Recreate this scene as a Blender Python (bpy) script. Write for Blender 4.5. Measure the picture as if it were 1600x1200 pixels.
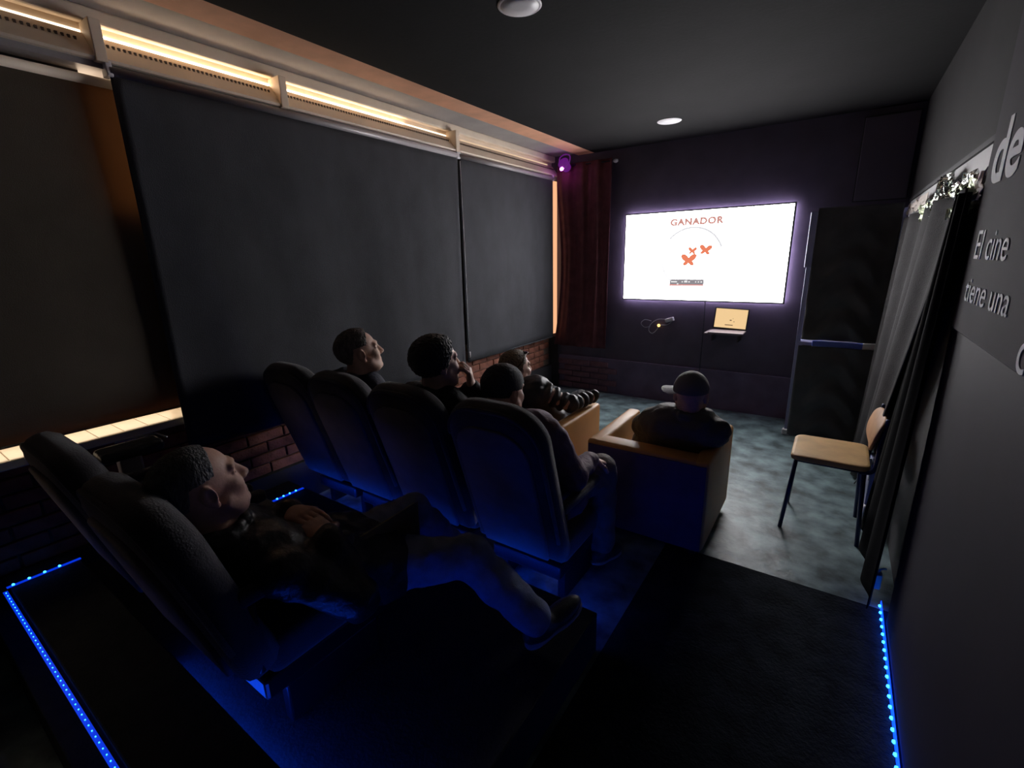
import bpy, bmesh, math, random
import numpy as np
from mathutils import Vector, Matrix

random.seed(7)
rng = np.random.default_rng(7)
for o in list(bpy.data.objects):
    bpy.data.objects.remove(o, do_unlink=True)
SC = bpy.context.scene
COL = SC.collection

# ------------------------------------------------------------------ camera
FPX = 730.0
vy = np.array([1317 - 800, 390 - 600, FPX]); vy /= np.linalg.norm(vy)
vx = -np.array([-300 - 800, 430 - 600, FPX]); vx /= np.linalg.norm(vx)
up = np.cross(vx, vy); up /= np.linalg.norm(up)
vx = np.cross(vy, up)
RW = np.array([vx, vy, up])
EYE = Vector((0, 0, 1.55))
cam_d = bpy.data.cameras.new('camera')
cam_d.sensor_width = 36.0
cam_d.lens = FPX / 1600 * 36.0
cam_d.clip_start = 0.02
cam = bpy.data.objects.new('camera', cam_d)
COL.objects.link(cam)
M = Matrix.Identity(4)
for i in range(3):
    M[i][0] = RW[i, 0]; M[i][1] = -RW[i, 1]; M[i][2] = -RW[i, 2]; M[i][3] = EYE[i]
cam.matrix_world = M
SC.camera = cam

# ------------------------------------------------------------------ world, exposure
W = bpy.data.worlds.new('world'); SC.world = W; W.use_nodes = True
W.node_tree.nodes['Background'].inputs[0].default_value = (0.55, 0.62, 0.8, 1)
W.node_tree.nodes['Background'].inputs[1].default_value = 0.4
SC.view_settings.view_transform = 'Standard'
SC.view_settings.look = 'None'
SC.view_settings.gamma = 1.0
SC.view_settings.exposure = 0.0
SC.view_settings.use_curve_mapping = False

TV_POWER = 15.0          # white of the television picture
LED_POWER = 0.8         # blue tape
LED_DOT = 16.0
DAY = 15.0               # daylight behind the blinds

# ------------------------------------------------------------------ materials
MATS = {}
def mat(name, col, rough=0.7, metal=0.0, var=0.0, vscale=8.0, bump=0.0, bscale=60.0, sheen=0.0, spec=0.5, stretch=None, col2=None):
    if name in MATS: return MATS[name]
    m = bpy.data.materials.new(name); m.use_nodes = True
    nt = m.node_tree; b = nt.nodes['Principled BSDF']
    b.inputs['Base Color'].default_value = (*col, 1)
    b.inputs['Roughness'].default_value = rough
    b.inputs['Metallic'].default_value = metal
    b.inputs['Specular IOR Level'].default_value = spec
    if sheen: b.inputs['Sheen Weight'].default_value = sheen
    tc = nt.nodes.new('ShaderNodeTexCoord'); src = tc.outputs['Object']
    if stretch:
        mp = nt.nodes.new('ShaderNodeMapping'); mp.inputs['Scale'].default_value = stretch
        nt.links.new(src, mp.inputs[0]); src = mp.outputs[0]
    if var or col2:
        n = nt.nodes.new('ShaderNodeTexNoise'); n.inputs['Scale'].default_value = vscale
        n.inputs['Detail'].default_value = 5
        nt.links.new(src, n.inputs['Vector'])
        r = nt.nodes.new('ShaderNodeValToRGB')
        r.color_ramp.elements[0].position = 0.32; r.color_ramp.elements[1].position = 0.68
        a = [max(0, c * (1 - var)) for c in col]; c2 = col2 or [min(1, c * (1 + var)) for c in col]
        r.color_ramp.elements[0].color = (*a, 1); r.color_ramp.elements[1].color = (*c2, 1)
        nt.links.new(n.outputs[0], r.inputs[0]); nt.links.new(r.outputs[0], b.inputs['Base Color'])
    if bump:
        n = nt.nodes.new('ShaderNodeTexNoise'); n.inputs['Scale'].default_value = bscale; n.inputs['Detail'].default_value = 3
        nt.links.new(src, n.inputs['Vector'])
        bp = nt.nodes.new('ShaderNodeBump'); bp.inputs['Strength'].default_value = bump; bp.inputs['Distance'].default_value = 0.01
        nt.links.new(n.outputs[0], bp.inputs['Height']); nt.links.new(bp.outputs[0], b.inputs['Normal'])
    MATS[name] = m
    return m

def glow(name, col, power, base=(0.02, 0.02, 0.02)):
    if name in MATS: return MATS[name]
    m = bpy.data.materials.new(name); m.use_nodes = True
    b = m.node_tree.nodes['Principled BSDF']
    b.inputs['Base Color'].default_value = (*base, 1)
    b.inputs['Emission Color'].default_value = (*col, 1)
    b.inputs['Emission Strength'].default_value = power
    MATS[name] = m
    return m

mat('floor', (0.10, 0.155, 0.175), 0.45, var=0.65, vscale=7, bump=0.5, bscale=14, col2=(0.24, 0.345, 0.37))
mat('carpet', (0.016, 0.020, 0.026), 0.95, var=0.4, vscale=9, bump=0.6, bscale=70, spec=0.1)
mat('void_black', (0.006, 0.006, 0.007), 0.95, spec=0.1)
mat('platform', (0.015, 0.016, 0.020), 0.9, var=0.3, vscale=20, bump=0.3, bscale=90)
mat('ceiling', (0.015, 0.0145, 0.0155), 0.92, spec=0.15, var=0.1, vscale=3, bump=0.08, bscale=40)
mat('wall_black', (0.032, 0.03, 0.036), 0.75, var=0.15, vscale=4, bump=0.1, bscale=50)
mat('wall_grey', (0.034, 0.032, 0.033), 0.85, spec=0.2, var=0.1, vscale=3, bump=0.05, bscale=40)
mat('back_wall', (0.10, 0.083, 0.122), 0.7, var=0.15, vscale=4, bump=0.1, bscale=50)
mat('purple_wall', (0.15, 0.115, 0.19), 0.7, var=0.2, vscale=5, bump=0.1, bscale=60)
mat('mortar', (0.16, 0.12, 0.10), 0.95, var=0.2, vscale=30, bump=0.3)
mat('brick', (0.23, 0.085, 0.055), 0.85, var=0.35, vscale=14, bump=0.5, bscale=60)
mat('purple_brick', (0.19, 0.10, 0.13), 0.8, var=0.3, vscale=14, bump=0.4)
mat('cream', (0.80, 0.67, 0.53), 0.55, var=0.06, vscale=5)
mat('tile', (0.72, 0.64, 0.52), 0.35, var=0.08, vscale=12)
mat('plaster', (0.36, 0.34, 0.33), 0.8, var=0.1, vscale=4)
mat('terracotta', (0.78, 0.40, 0.25), 0.7, var=0.1, vscale=6)
mat('grey_rail', (0.42, 0.39, 0.40), 0.45, metal=0.2)
mat('slot', (0.12, 0.09, 0.07), 0.9)
mat('blind', (0.060, 0.062, 0.071), 0.85, spec=0.25, var=0.12, vscale=6, bump=0.25, bscale=260, stretch=(1, 1, 0.6))
mat('brown_blind', (0.10, 0.083, 0.062), 0.85, var=0.15, vscale=5, bump=0.25, bscale=240)
_m = mat('brown_blind2', (0.10, 0.083, 0.062), 0.85, var=0.15, vscale=5, bump=0.25, bscale=240)
_nt = _m.node_tree; _t = _nt.nodes.new('ShaderNodeBsdfTranslucent'); _t.inputs[0].default_value = (0.8, 0.50, 0.28, 1)
_x = _nt.nodes.new('ShaderNodeMixShader'); _x.inputs[0].default_value = 0.15
_nt.links.new(_nt.nodes['Principled BSDF'].outputs[0], _x.inputs[1]); _nt.links.new(_t.outputs[0], _x.inputs[2])
_nt.links.new(_x.outputs[0], _nt.nodes['Material Output'].inputs['Surface'])
mat('maroon', (0.13, 0.038, 0.048), 0.9, var=0.25, vscale=10, bump=0.3, bscale=200)
mat('black_cloth', (0.085, 0.085, 0.092), 0.9, var=0.2, vscale=5, bump=0.3, bscale=180, sheen=0.15)
mat('grey_cloth', (0.050, 0.048, 0.050), 0.9, spec=0.2, var=0.15, vscale=5, bump=0.3, bscale=180)
mat('white_plastic', (0.8, 0.78, 0.8), 0.4)
mat('metal', (0.55, 0.55, 0.58), 0.35, metal=1.0)
mat('dark_metal', (0.05, 0.05, 0.07), 0.3, metal=0.8)
mat('blue_metal', (0.02, 0.035, 0.10), 0.35, metal=0.4)
mat('bezel', (0.015, 0.015, 0.017), 0.4)
mat('seat_fabric', (0.047, 0.044, 0.052), 0.85, var=0.2, vscale=18, bump=0.3, bscale=200, sheen=0.25)
mat('seat_panel', (0.17, 0.15, 0.175), 0.7, var=0.15, vscale=10, bump=0.2, bscale=150)
mat('ochre', (0.56, 0.27, 0.072), 0.5, var=0.08, vscale=5, bump=0.06, bscale=150)
mat('ochre_cushion', (0.50, 0.24, 0.07), 0.55, var=0.1, vscale=5, bump=0.06, bscale=150)
mat('rear_purple', (0.10, 0.07, 0.15), 0.85, var=0.15, vscale=8, bump=0.2, bscale=150)
mat('tan_wood', (0.60, 0.36, 0.13), 0.6, var=0.12, vscale=9)
mat('tan_back', (0.50, 0.26, 0.12), 0.6, var=0.12, vscale=9)
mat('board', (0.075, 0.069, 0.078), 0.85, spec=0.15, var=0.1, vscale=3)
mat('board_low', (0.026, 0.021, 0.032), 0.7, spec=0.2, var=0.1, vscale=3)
mat('letter', (0.92, 0.92, 0.95), 0.8, spec=0.2)
mat('foil', (0.75, 0.78, 0.72), 0.22, metal=1.0, bump=0.8, bscale=40)
mat('green_foil', (0.5, 0.55, 0.36), 0.3, metal=0.7, bump=1.0, bscale=70)
mat('paper', (0.75, 0.66, 0.6), 0.7, var=0.1)
mat('skin', (0.55, 0.32, 0.24), 0.5, var=0.1, vscale=25, bump=0.08, bscale=120)
mat('skin_pale', (0.66, 0.42, 0.33), 0.5, var=0.1, vscale=25, bump=0.08, bscale=120)
mat('hair_grey', (0.13, 0.115, 0.105), 0.7, var=0.45, vscale=60, bump=1.0, bscale=150, stretch=(1, 1, 0.4))
mat('hair_salt', (0.10, 0.10, 0.105), 0.7, var=0.5, vscale=70, bump=1.0, bscale=160, stretch=(1, 1, 0.4))
mat('hair_black', (0.012, 0.012, 0.014), 0.45, var=0.3, vscale=60, bump=0.8, bscale=150)
mat('hair_brown', (0.17, 0.125, 0.075), 0.6, var=0.4, vscale=60, bump=0.8, bscale=150)
mat('navy_jacket', (0.02, 0.022, 0.04), 0.75, var=0.2, bump=0.4, bscale=60)
mat('black_jacket', (0.018, 0.018, 0.02), 0.75, var=0.2, bump=0.4, bscale=60)
mat('puffer', (0.035, 0.038, 0.045), 0.42, var=0.15, bump=0.3, bscale=50)
mat('plum_jacket', (0.16, 0.10, 0.135), 0.8, var=0.2, bump=0.4, bscale=60)
mat('olive_jacket', (0.09, 0.085, 0.07), 0.7, var=0.2, bump=0.4, bscale=60)
mat('leather', (0.03, 0.028, 0.03), 0.38, var=0.2, bump=0.5, bscale=40)
mat('jeans', (0.22, 0.27, 0.42), 0.85, var=0.2, vscale=20, bump=0.3, bscale=200)
mat('khaki_trousers', (0.17, 0.15, 0.145), 0.85, var=0.2, vscale=20, bump=0.3, bscale=200)
mat('dark_trousers', (0.03, 0.03, 0.04), 0.85, var=0.2, bump=0.3, bscale=200)
mat('shoe', (0.05, 0.05, 0.055), 0.45, var=0.2, bump=0.2)
mat('sole', (0.30, 0.30, 0.32), 0.6)
mat('eye', (0.10, 0.08, 0.07), 0.15)
mat('cap_dark', (0.03, 0.03, 0.035), 0.8, bump=0.3, bscale=200)
mat('cap_grey', (0.14, 0.135, 0.14), 0.8, bump=0.3, bscale=200)
mat('brim', (0.55, 0.56, 0.58), 0.6)
mat('cap_tan', (0.22, 0.17, 0.11), 0.8, bump=0.3, bscale=200)
mat('glass_dark', (0.02, 0.015, 0.012), 0.1)
mat('olive_book', (0.24, 0.21, 0.11), 0.6, var=0.1)
mat('book_page', (0.62, 0.56, 0.30), 0.7)
mat('shelf', (0.22, 0.18, 0.2), 0.5)
mat('dark_panel', (0.14, 0.12, 0.17), 0.55)
mat('cable', (0.35, 0.35, 0.38), 0.5)
glow('tv_white', (1.0, 0.98, 1.0), TV_POWER)
glow('tv_red', (0.62, 0.30, 0.26), 1.0)
glow('tv_orange', (0.80, 0.22, 0.12), 1.0)
glow('tv_grey', (0.70, 0.70, 0.73), 1.0)
glow('tv_icon', (0.85, 0.85, 0.85), 1.0)
glow('tv_bar', (0.28, 0.26, 0.28), 1.0)
glow('tv_barred', (0.75, 0.33, 0.30), 1.0)
glow('lap_screen', (0.88, 0.60, 0.30), 1.0)
glow('lap_dark', (0.16, 0.09, 0.05), 1.0)
glow('amber', (1.0, 0.55, 0.15), 3.0)
glow('led_tape', (0.002, 0.04, 0.85), LED_POWER)
glow('led_wall_tape', (0.002, 0.05, 1.0), 3.0)
glow('led_hidden', (0.006, 0.075, 1.0), 22.0)
glow('led_dot', (0.012, 0.17, 1.0), LED_DOT)
glow('violet', (0.75, 0.12, 1.0), 30.0)
glow('violet_body', (0.30, 0.02, 0.45), 0.35)
glow('tv_halo', (0.80, 0.68, 1.0), 22.0)
glow('daylight', (1.0, 0.76, 0.52), DAY)
glow('daylight_soft', (1.0, 0.72, 0.48), 0.9)
glow('daylight_low', (1.0, 0.78, 0.55), 3.0)
glow('daylight_orange', (1.0, 0.50, 0.26), 1.0)

# ------------------------------------------------------------------ object helpers
def link(name, me, m, parent=None):
    o = bpy.data.objects.new(name, me)
    COL.objects.link(o)
    if m is not None and len(me.materials) == 0:
        me.materials.append(MATS[m] if isinstance(m, str) else m)
    if parent is not None: o.parent = parent
    return o
def tag(o, label, cat, group=None):
    o['label'] = label; o['category'] = cat
    if group: o['group'] = group
    return o
def struct(o):
    o['kind'] = 'structure'; return o
def empty(name, loc=(0, 0, 0), rz=0.0):
    o = bpy.data.objects.new(name, None); COL.objects.link(o)
    o.empty_display_size = 0.1
    o.location = loc; o.rotation_euler = (0, 0, rz)
    return o
def bm_mesh(bm, name, smooth=False):
    me = bpy.data.meshes.new(name); bm.normal_update(); bm.to_mesh(me); bm.free()
    if smooth:
        me.polygons.foreach_set('use_smooth', [True] * len(me.polygons))
    return me
def add_box(bm, lo, hi, mtx=None):
    lo = Vector(lo); hi = Vector(hi)
    r = bmesh.ops.create_cube(bm, size=1.0)
    vs = r['verts']
    for v in vs:
        v.co = Vector(((lo.x + hi.x) / 2 + v.co.x * (hi.x - lo.x), (lo.y + hi.y) / 2 + v.co.y * (hi.y - lo.y), (lo.z + hi.z) / 2 + v.co.z * (hi.z - lo.z)))
        if mtx is not None: v.co = mtx @ v.co
    return vs
def box(name, lo, hi, m, parent=None, bev=0.0, seg=2, mtx=None):
    bm = bmesh.new(); add_box(bm, lo, hi)
    if bev > 0:
        bmesh.ops.bevel(bm, geom=bm.edges[:], offset=bev, segments=seg, affect='EDGES', profile=0.5)
    if mtx is not None: bmesh.ops.transform(bm, matrix=mtx, verts=bm.verts[:])
    me = bm_mesh(bm, name, smooth=False)
    if bev > 0 and seg > 2: me.polygons.foreach_set('use_smooth', [True] * len(me.polygons))
    return link(name, me, m, parent)
def tube_bm(bm, pts, r, n=10, cap=True):
    pts = [Vector(p) for p in pts]
    rs = r if isinstance(r, (list, tuple)) else [r] * len(pts)
    rings = []; prev = None
    for i, p in enumerate(pts):
        t = (pts[min(i + 1, len(pts) - 1)] - pts[max(i - 1, 0)]).normalized()
        if prev is None:
            a = Vector((0, 0, 1)) if abs(t.z) < 0.9 else Vector((1, 0, 0))
        else: a = prev
        u = (a - t * a.dot(t)).normalized(); prev = u
        w = t.cross(u)
        rings.append([bm.verts.new(p + (u * math.cos(2 * math.pi * k / n) + w * math.sin(2 * math.pi * k / n)) * rs[i]) for k in range(n)])
    for a, b in zip(rings, rings[1:]):
        for k in range(n):
            bm.faces.new((a[k], a[(k + 1) % n], b[(k + 1) % n], b[k]))
    if cap:
        bm.faces.new(list(reversed(rings[0]))); bm.faces.new(rings[-1])
def tube(name, pts, r, m, parent=None, n=10):
    bm = bmesh.new(); tube_bm(bm, pts, r, n)
    bmesh.ops.recalc_face_normals(bm, faces=bm.faces[:])
    return link(name, bm_mesh(bm, name, True), m, parent)
def lathe(name, prof, m, parent=None, n=32, mtx=None):
    bm = bmesh.new(); rings = []
    for (r, z) in prof:
        rings.append([bm.verts.new((max(r, 1e-4) * math.cos(2 * math.pi * k / n), max(r, 1e-4) * math.sin(2 * math.pi * k / n), z)) for k in range(n)])
    for a, b in zip(rings, rings[1:]):
        for k in range(n): bm.faces.new((a[k], a[(k + 1) % n], b[(k + 1) % n], b[k]))
    bm.faces.new(list(reversed(rings[0]))); bm.faces.new(rings[-1])
    if mtx is not None: bmesh.ops.transform(bm, matrix=mtx, verts=bm.verts[:])
    bmesh.ops.recalc_face_normals(bm, faces=bm.faces[:])
    return link(name, bm_mesh(bm, name, True), m, parent)
def sheet(name, fn, nu, nv, m, parent=None, thick=0.004):
    """cloth: fn(u,v)->point, with real thickness"""
    bm = bmesh.new()
    g = [[bm.verts.new(fn(i / nu, j / nv)) for j in range(nv + 1)] for i in range(nu + 1)]
    for i in range(nu):
        for j in range(nv): bm.faces.new((g[i][j], g[i + 1][j], g[i + 1][j + 1], g[i][j + 1]))
    bm.normal_update()
    bmesh.ops.solidify(bm, geom=bm.faces[:], thickness=thick)
    bmesh.ops.recalc_face_normals(bm, faces=bm.faces[:])
    return link(name, bm_mesh(bm, name, True), m, parent)
def pillow_prism(outline, layers):
    """outline: list of (a,b) points; layers: list of (inset, depth). returns bmesh in (a, depth, b)"""
    bm = bmesh.new(); n = len(outline)
    cx = sum(p[0] for p in outline) / n; cz = sum(p[1] for p in outline) / n
    rings = []
    for ins, d in layers:
        ring = []
        for k in range(n):
            p0 = Vector(outline[k - 1]); p1 = Vector(outline[k]); p2 = Vector(outline[(k + 1) % n])
            t = (p2 - p0).normalized(); nn = Vector((-t.y, t.x))
            if nn.dot(Vector((cx, cz)) - p1) < 0: nn = -nn
            q = p1 + nn * ins
            ring.append(bm.verts.new((q.x, d, q.y)))
        rings.append(ring)
    for a, b in zip(rings, rings[1:]):
        for k in range(n): bm.faces.new((a[k], a[(k + 1) % n], b[(k + 1) % n], b[k]))
    for ring in (rings[0], rings[-1]):
        bm.faces.new(ring)
    bmesh.ops.recalc_face_normals(bm, faces=bm.faces[:])
    return bm
def text_mesh(name, s, size, m, parent, mtx, depth=0.003, sx=1.0, bold=0.0):
    c = bpy.data.curves.new(name, 'FONT'); c.body = s; c.size = size; c.extrude = depth; c.offset = bold
    o = bpy.data.objects.new(name, c); COL.objects.link(o)
    dg = bpy.context.evaluated_depsgraph_get()
    me = bpy.data.meshes.new_from_object(o.evaluated_get(dg))
    bpy.data.objects.remove(o, do_unlink=True); bpy.data.curves.remove(c)
    me.transform(Matrix.Diagonal((sx, 1, 1, 1))); me.transform(mtx)
    me.materials.clear()
    return link(name, me, m, parent)
def letters(name, s, size, m, parent, mtx, depth=0.003, sx=1.0, bold=0.0, track=1.0):
    # every character its own part; advance measured from the font itself
    def width(t):
        c = bpy.data.curves.new('w', 'FONT'); c.body = t; c.size = size; c.offset = bold
        o = bpy.data.objects.new('w', c); COL.objects.link(o)
        dg = bpy.context.evaluated_depsgraph_get(); me = bpy.data.meshes.new_from_object(o.evaluated_get(dg))
        x = max(v.co.x for v in me.vertices)
        bpy.data.objects.remove(o, do_unlink=True); bpy.data.curves.remove(c); bpy.data.meshes.remove(me)
        return x
    for i, chx in enumerate(s):
        if chx == ' ': continue
        x = width(s[:i + 1]) - width(chx)
        text_mesh(name, chx, size, m, parent, mtx @ Matrix.Translation((x * sx * track, 0, 0)), depth, sx, bold)
def copy_tree(o, parent=None):
    c = o.copy(); COL.objects.link(c); c.parent = parent
    for ch in list(o.children): copy_tree(ch, c)
    return c

# ------------------------------------------------------------------ room shell
XL, XR, YB, YR, ZC = -2.82, 0.385, 4.97, -1.7, 2.60
struct(box('floor', (XL - 0.3, YR - 0.1, -0.1), (XR + 0.3, YB + 0.1, 0), 'floor'))
struct(box('floor_carpet', (-0.60, YR, 0.0005), (XR - 0.01, 2.335, 0.008), 'carpet'))
struct(box('ceiling', (-2.30, YR - 0.1, ZC), (XR + 0.3, YB + 0.1, ZC + 0.1), 'ceiling'))
wb = struct(box('wall_back', (XL - 0.3, YB, 0), (XR + 0.2, YB + 0.1, ZC + 0.1), 'back_wall'))
struct(box('wall_rear', (XL - 0.3, YR - 0.1, 0), (XR + 0.2, YR, ZC + 0.1), 'wall_grey'))
wr = empty('wall_right', (XR, 0, 0)); struct(wr)
box('upper_wall', (0, YR, 1.89), (0.1, YB, ZC), 'wall_grey', wr)
box('lower_wall', (0.02, YR, 0), (0.12, YB, 1.70), 'wall_black', wr)
box('recess_back', (0.10, YR, 1.70), (0.12, YB, 1.89), 'wall_black', wr)
box('white_lintel', (-0.012, 2.0, 1.775), (0.02, 4.75, 1.885), 'white_plastic', wr, 0.004)
box('dark_edge', (-0.02, 2.0, 1.885), (0.02, 4.75, 1.905), 'wall_black', wr)
# the painted foot of the back wall, with the bricks one can tell apart in its left corner
pl = box('painted_plinth', (XL, YB - 0.03, 0.0), (-0.1, YB, 0.40), 'purple_wall', wb)
bmk = bmesh.new(); add_box(bmk, (-0.108, -0.012, -0.029), (0.108, 0.012, 0.029))
bmesh.ops.bevel(bmk, geom=bmk.edges[:], offset=0.003, segments=1, affect='EDGES')
PB = bm_mesh(bmk, 'painted_brick')
for r in range(5):
    for c in range(3):
        b = link('brick', PB, 'purple_brick', wb)
        b.location = (-2.62 + c * 0.225 + (0.11 if r % 2 else 0), YB - 0.034 - 0.003 * ((r + c) % 2), 0.05 + r * 0.070)
# dark recess / post between left window wall and back wall
box('corner_post', (XL, YB - 0.06, 0), (-2.70, YB - 0.001, 0.62), 'wall_black', wb)

# left wall: brick parapet, sill, window band, head
wl = empty('wall_left', (XL, 0, 0)); struct(wl)
box('parapet_core', (-0.3, YR, 0), (-0.012, YB, 0.75), 'mortar', wl)
box('dark_skirting', (-0.012, YR, 0), (0.03, YB, 0.27), 'wall_black', wl)
bmk = bmesh.new(); add_box(bmk, (-0.012, -0.108, -0.0305), (0.012, 0.108, 0.0305))
bmesh.ops.bevel(bmk, geom=bmk.edges[:], offset=0.003, segments=1, affect='EDGES')
BR = bm_mesh(bmk, 'brick')
for r in range(7):
    z = 0.305 + r * 0.0705
    y = -0.1 + (0.112 if r % 2 else 0)
    while y < YB - 0.12:
        b = link('brick', BR, 'brick', wl)
        b.location = (-0.004 + random.uniform(-0.003, 0.003), y, z)
        y += 0.2265
# window
wn = empty('window_1', (XL, 0, 0)); struct(wn)
sill = box('sill', (-0.30, YR, 0.75), (0.02, YB - 0.01, 0.765), 'cream', wn, 0.003, 1)
box('sill_nosing', (0.02, YR, 0.735), (0.035, YB - 0.01, 0.775), 'tile', sill, 0.006, 2)
bmk = bmesh.new(); add_box(bmk, (-0.14, -0.0485, -0.004), (0.14, 0.0485, 0.004))
bmesh.ops.bevel(bmk, geom=bmk.edges[:], offset=0.0015, segments=1, affect='EDGES')
TL = bm_mesh(bmk, 'tile')
y = -0.45
while y < 1.4:
    t = link('tile', TL, 'tile', sill); t.location = (-0.125, y, 0.769 + random.uniform(-0.0006, 0.0006)); y += 0.1
for k, (a, b) in enumerate([(YR, 0.2), (0.24, 1.0), (1.04, 2.0), (2.04, 3.2), (3.24, 4.3), (4.34, YB - 0.02)]):
    box('pane', (-0.262, a, 0.80), (-0.258, b, 2.40), 'daylight_low' if k < 3 else 'daylight_soft', wn)
    box('mullion', (-0.275, b - 0.005, 0.77), (-0.235, b + 0.045, 2.42), 'cream', wn)
box('bottom_frame', (-0.28, YR, 0.765), (-0.24, YB, 0.80), 'cream', wn)
box('outer_wall', (-0.32, YR, 0.7), (-0.30, YB, 2.85), 'plaster', wn)
# window head: sloping cream panel with slotted vents, a slit of daylight above it
def head_panel(y0, y1, m):
    bm = bmesh.new()
    prof = [(0.100, 2.405), (0.105, 2.415), (0.020, 2.520), (0.004, 2.520), (0.06, 2.405)]
    a = [bm.verts.new((x, y0, z)) for x, z in prof]; b = [bm.verts.new((x, y1, z)) for x, z in prof]
    n = len(prof)
    for k in range(n): bm.faces.new((a[k], a[(k + 1) % n], b[(k + 1) % n], b[k]))
    bm.faces.new(a); bm.faces.new(list(reversed(b)))
    bmesh.ops.recalc_face_normals(bm, faces=bm.faces[:])
    p = link('head_panel', bm_mesh(bm, 'head_panel'), m, wn)
    bm = bmesh.new(); y = y0 + 0.03
    while y < y1 - 0.03:
        for q in (0.62,):
            x = 0.105 - 0.085 * q; z = 2.415 + 0.105 * q
            add_box(bm, (x - 0.010, y, z - 0.008), (x + 0.004, y + 0.009, z + 0.008), None)
        y += 0.02
    s = link('vent_slot', bm_mesh(bm, 'vent_slot'), 'slot', p); s['kind'] = 'stuff'
for (a, b) in [(YR, 0.90), (0.93, 1.715), (1.765, 3.22), (3.25, YB - 0.02)]:
    head_panel(a, b, 'cream')
for yy in (0.915, 1.74, 3.235):
    box('head_post', (0.0, yy - 0.022, 2.40), (0.110, yy + 0.022, 2.56), 'cream', wn, 0.004)
for (a, b, m) in [(-0.3, 0.9, 'daylight_low'), (0.93, 1.715, 'daylight'), (1.765, 2.75, 'daylight'), (2.75, 3.21, 'daylight_low'), (3.25, YB - 0.1, 'daylight_soft')]:
    box('daylight_slit', (0.000, a, 2.522), (0.006, b, 2.534), m, wn)
box('head_back', (-0.02, YR, 2.40), (0.0, YB, 2.66), 'cream', wn)
box('blind_ledge', (-0.2, YR, 2.38), (0.075, YB - 0.02, 2.405), 'grey_rail', wn)
# cornice between window head and black ceiling
tr = empty('trim_1', (XL, 0, 0)); struct(tr)
box('plaster_band', (-0.3, YR, 2.62), (0.33, YB, 2.68), 'plaster', tr)
box('cornice_bead', (0.0, YR, 2.56), (0.05, YB, 2.62), 'cream', tr, 0.01)
box('edge_strip', (0.33, YR, 2.600), (0.52, YB, 2.66), 'terracotta', tr)

# platforms for the back row
pf = struct(box('floor_platform', (XL + 0.03, 0.10, 0), (-0.62, 1.455, 0.185), 'platform', None, 0.006))
pn = struct(box('floor_step', (XL + 0.03, 0.175, 0.185), (-0.64, 0.40, 0.285), 'platform', None, 0.006))

# ------------------------------------------------------------------ LED tapes
def led_tape(name, p0, p1, label, dots=True, step=0.05, w=0.006, up=(0, 0, 1), dot_r=0.0045, tape='led_tape'):
    p0 = Vector(p0); p1 = Vector(p1); L = (p1 - p0).length; d = (p1 - p0) / L
    upv = Vector(up); s = d.cross(upv).normalized()
    root = empty(name, p0)
    tag(root, label, 'led strip', 'blue light strips')
    mt = Matrix((d, s, upv)).transposed().to_4x4()
    box('tape', (0, -w, 0), (L, w, 0.003), tape, root, mtx=mt)
    if dots:
        me = None; n = int(L / step)
        for k in range(n):
            if me is None:
                bm = bmesh.new(); bmesh.ops.create_icosphere(bm, subdivisions=1, radius=dot_r)
                me = bm_mesh(bm, 'led', True); me.materials.append(MATS['led_dot'])
            o = link('led', me, None, root); o.location = d * (0.02 + k * step) + upv * 0.005
    return root
led_tape('led_strip', (0.343, 2.36, 0.020), (0.343, 1.15, 0.020), 'dotted blue LED strip along the floor under the grey lettered board', step=0.048, w=0.015, dot_r=0.007, up=(-1, 0, 0), tape='led_wall_tape')
led_tape('led_strip', (-2.60, 1.21, 0.19), (-2.60, 1.44, 0.19), 'short dotted blue LED strip by the brick wall, in front of the lying-back man\'s face', step=0.04, w=0.009, dot_r=0.0055)
led_tape('led_strip', (-0.70, 1.4595, 0.150), (-2.655, 1.4595, 0.150), 'long blue LED strip on the platform edge behind the four dark seats', dots=False, w=0.008, up=(0, 1, 0), tape='led_hidden')
led_tape('led_strip', (-2.66, 0.165, 0.289), (-2.66, 0.40, 0.289), 'short dotted blue LED strip at the far left by the window wall', step=0.048, w=0.007, dot_r=0.0055)
led_tape('led_strip', (-2.66, 0.158, 0.275), (-1.25, 0.158, 0.275), 'blue LED strip running down the bottom left corner', step=0.03, w=0.007, dot_r=0.002)
led_tape('led_strip', (-0.66, 0.4005, 0.225), (-1.75, 0.4005, 0.225), 'blue LED strip under the seat of the lying-back man', dots=False, w=0.008, up=(0, 1, 0), tape='led_hidden')

# ------------------------------------------------------------------ roller blinds
def blind(name, y0, y1, ztop, zbot, x, m, label, wave=0.008, tube_m='grey_rail', tear=False):
    root = empty(name, (x, (y0 + y1) / 2, zbot)); tag(root, label, 'blind', 'roller blinds on the window wall')
    yc = (y0 + y1) / 2
    ph = random.uniform(0, 6)
    def fn(u, v):
        yy = y0 + (y1 - y0) * u - yc; zz = (ztop - zbot) * v
        amp = wave * (1 - v) ** 0.7
        xx = amp * (math.sin(5.2 * u * (y1 - y0) + ph) + 0.6 * math.sin(11 * u * (y1 - y0) + ph * 2 + v * 2)) 
        if tear and v == 0 and 0.57 < u < 0.60: zz += 0.02
        return Vector((xx, yy, zz))
    sheet('fabric', fn, max(20, int((y1 - y0) * 24)), 24, m, root, 0.003)
    tube('roller', [(-0.005, y0 - yc, ztop - zbot), (-0.005, y1 - yc, ztop - zbot)], 0.021, tube_m, root, 14)
    for s in (y0 - yc, y1 - yc):
        box('bracket', (-0.045, s - 0.012, ztop - zbot - 0.025), (0.012, s + 0.012, ztop - zbot + 0.035), 'white_plastic', root, 0.004)
    tube('hem_bar', [(0.0, y0 - yc + 0.01, 0.006), (0.0, y1 - yc - 0.01, 0.006)], 0.006, m, root, 8)
    return root
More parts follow.
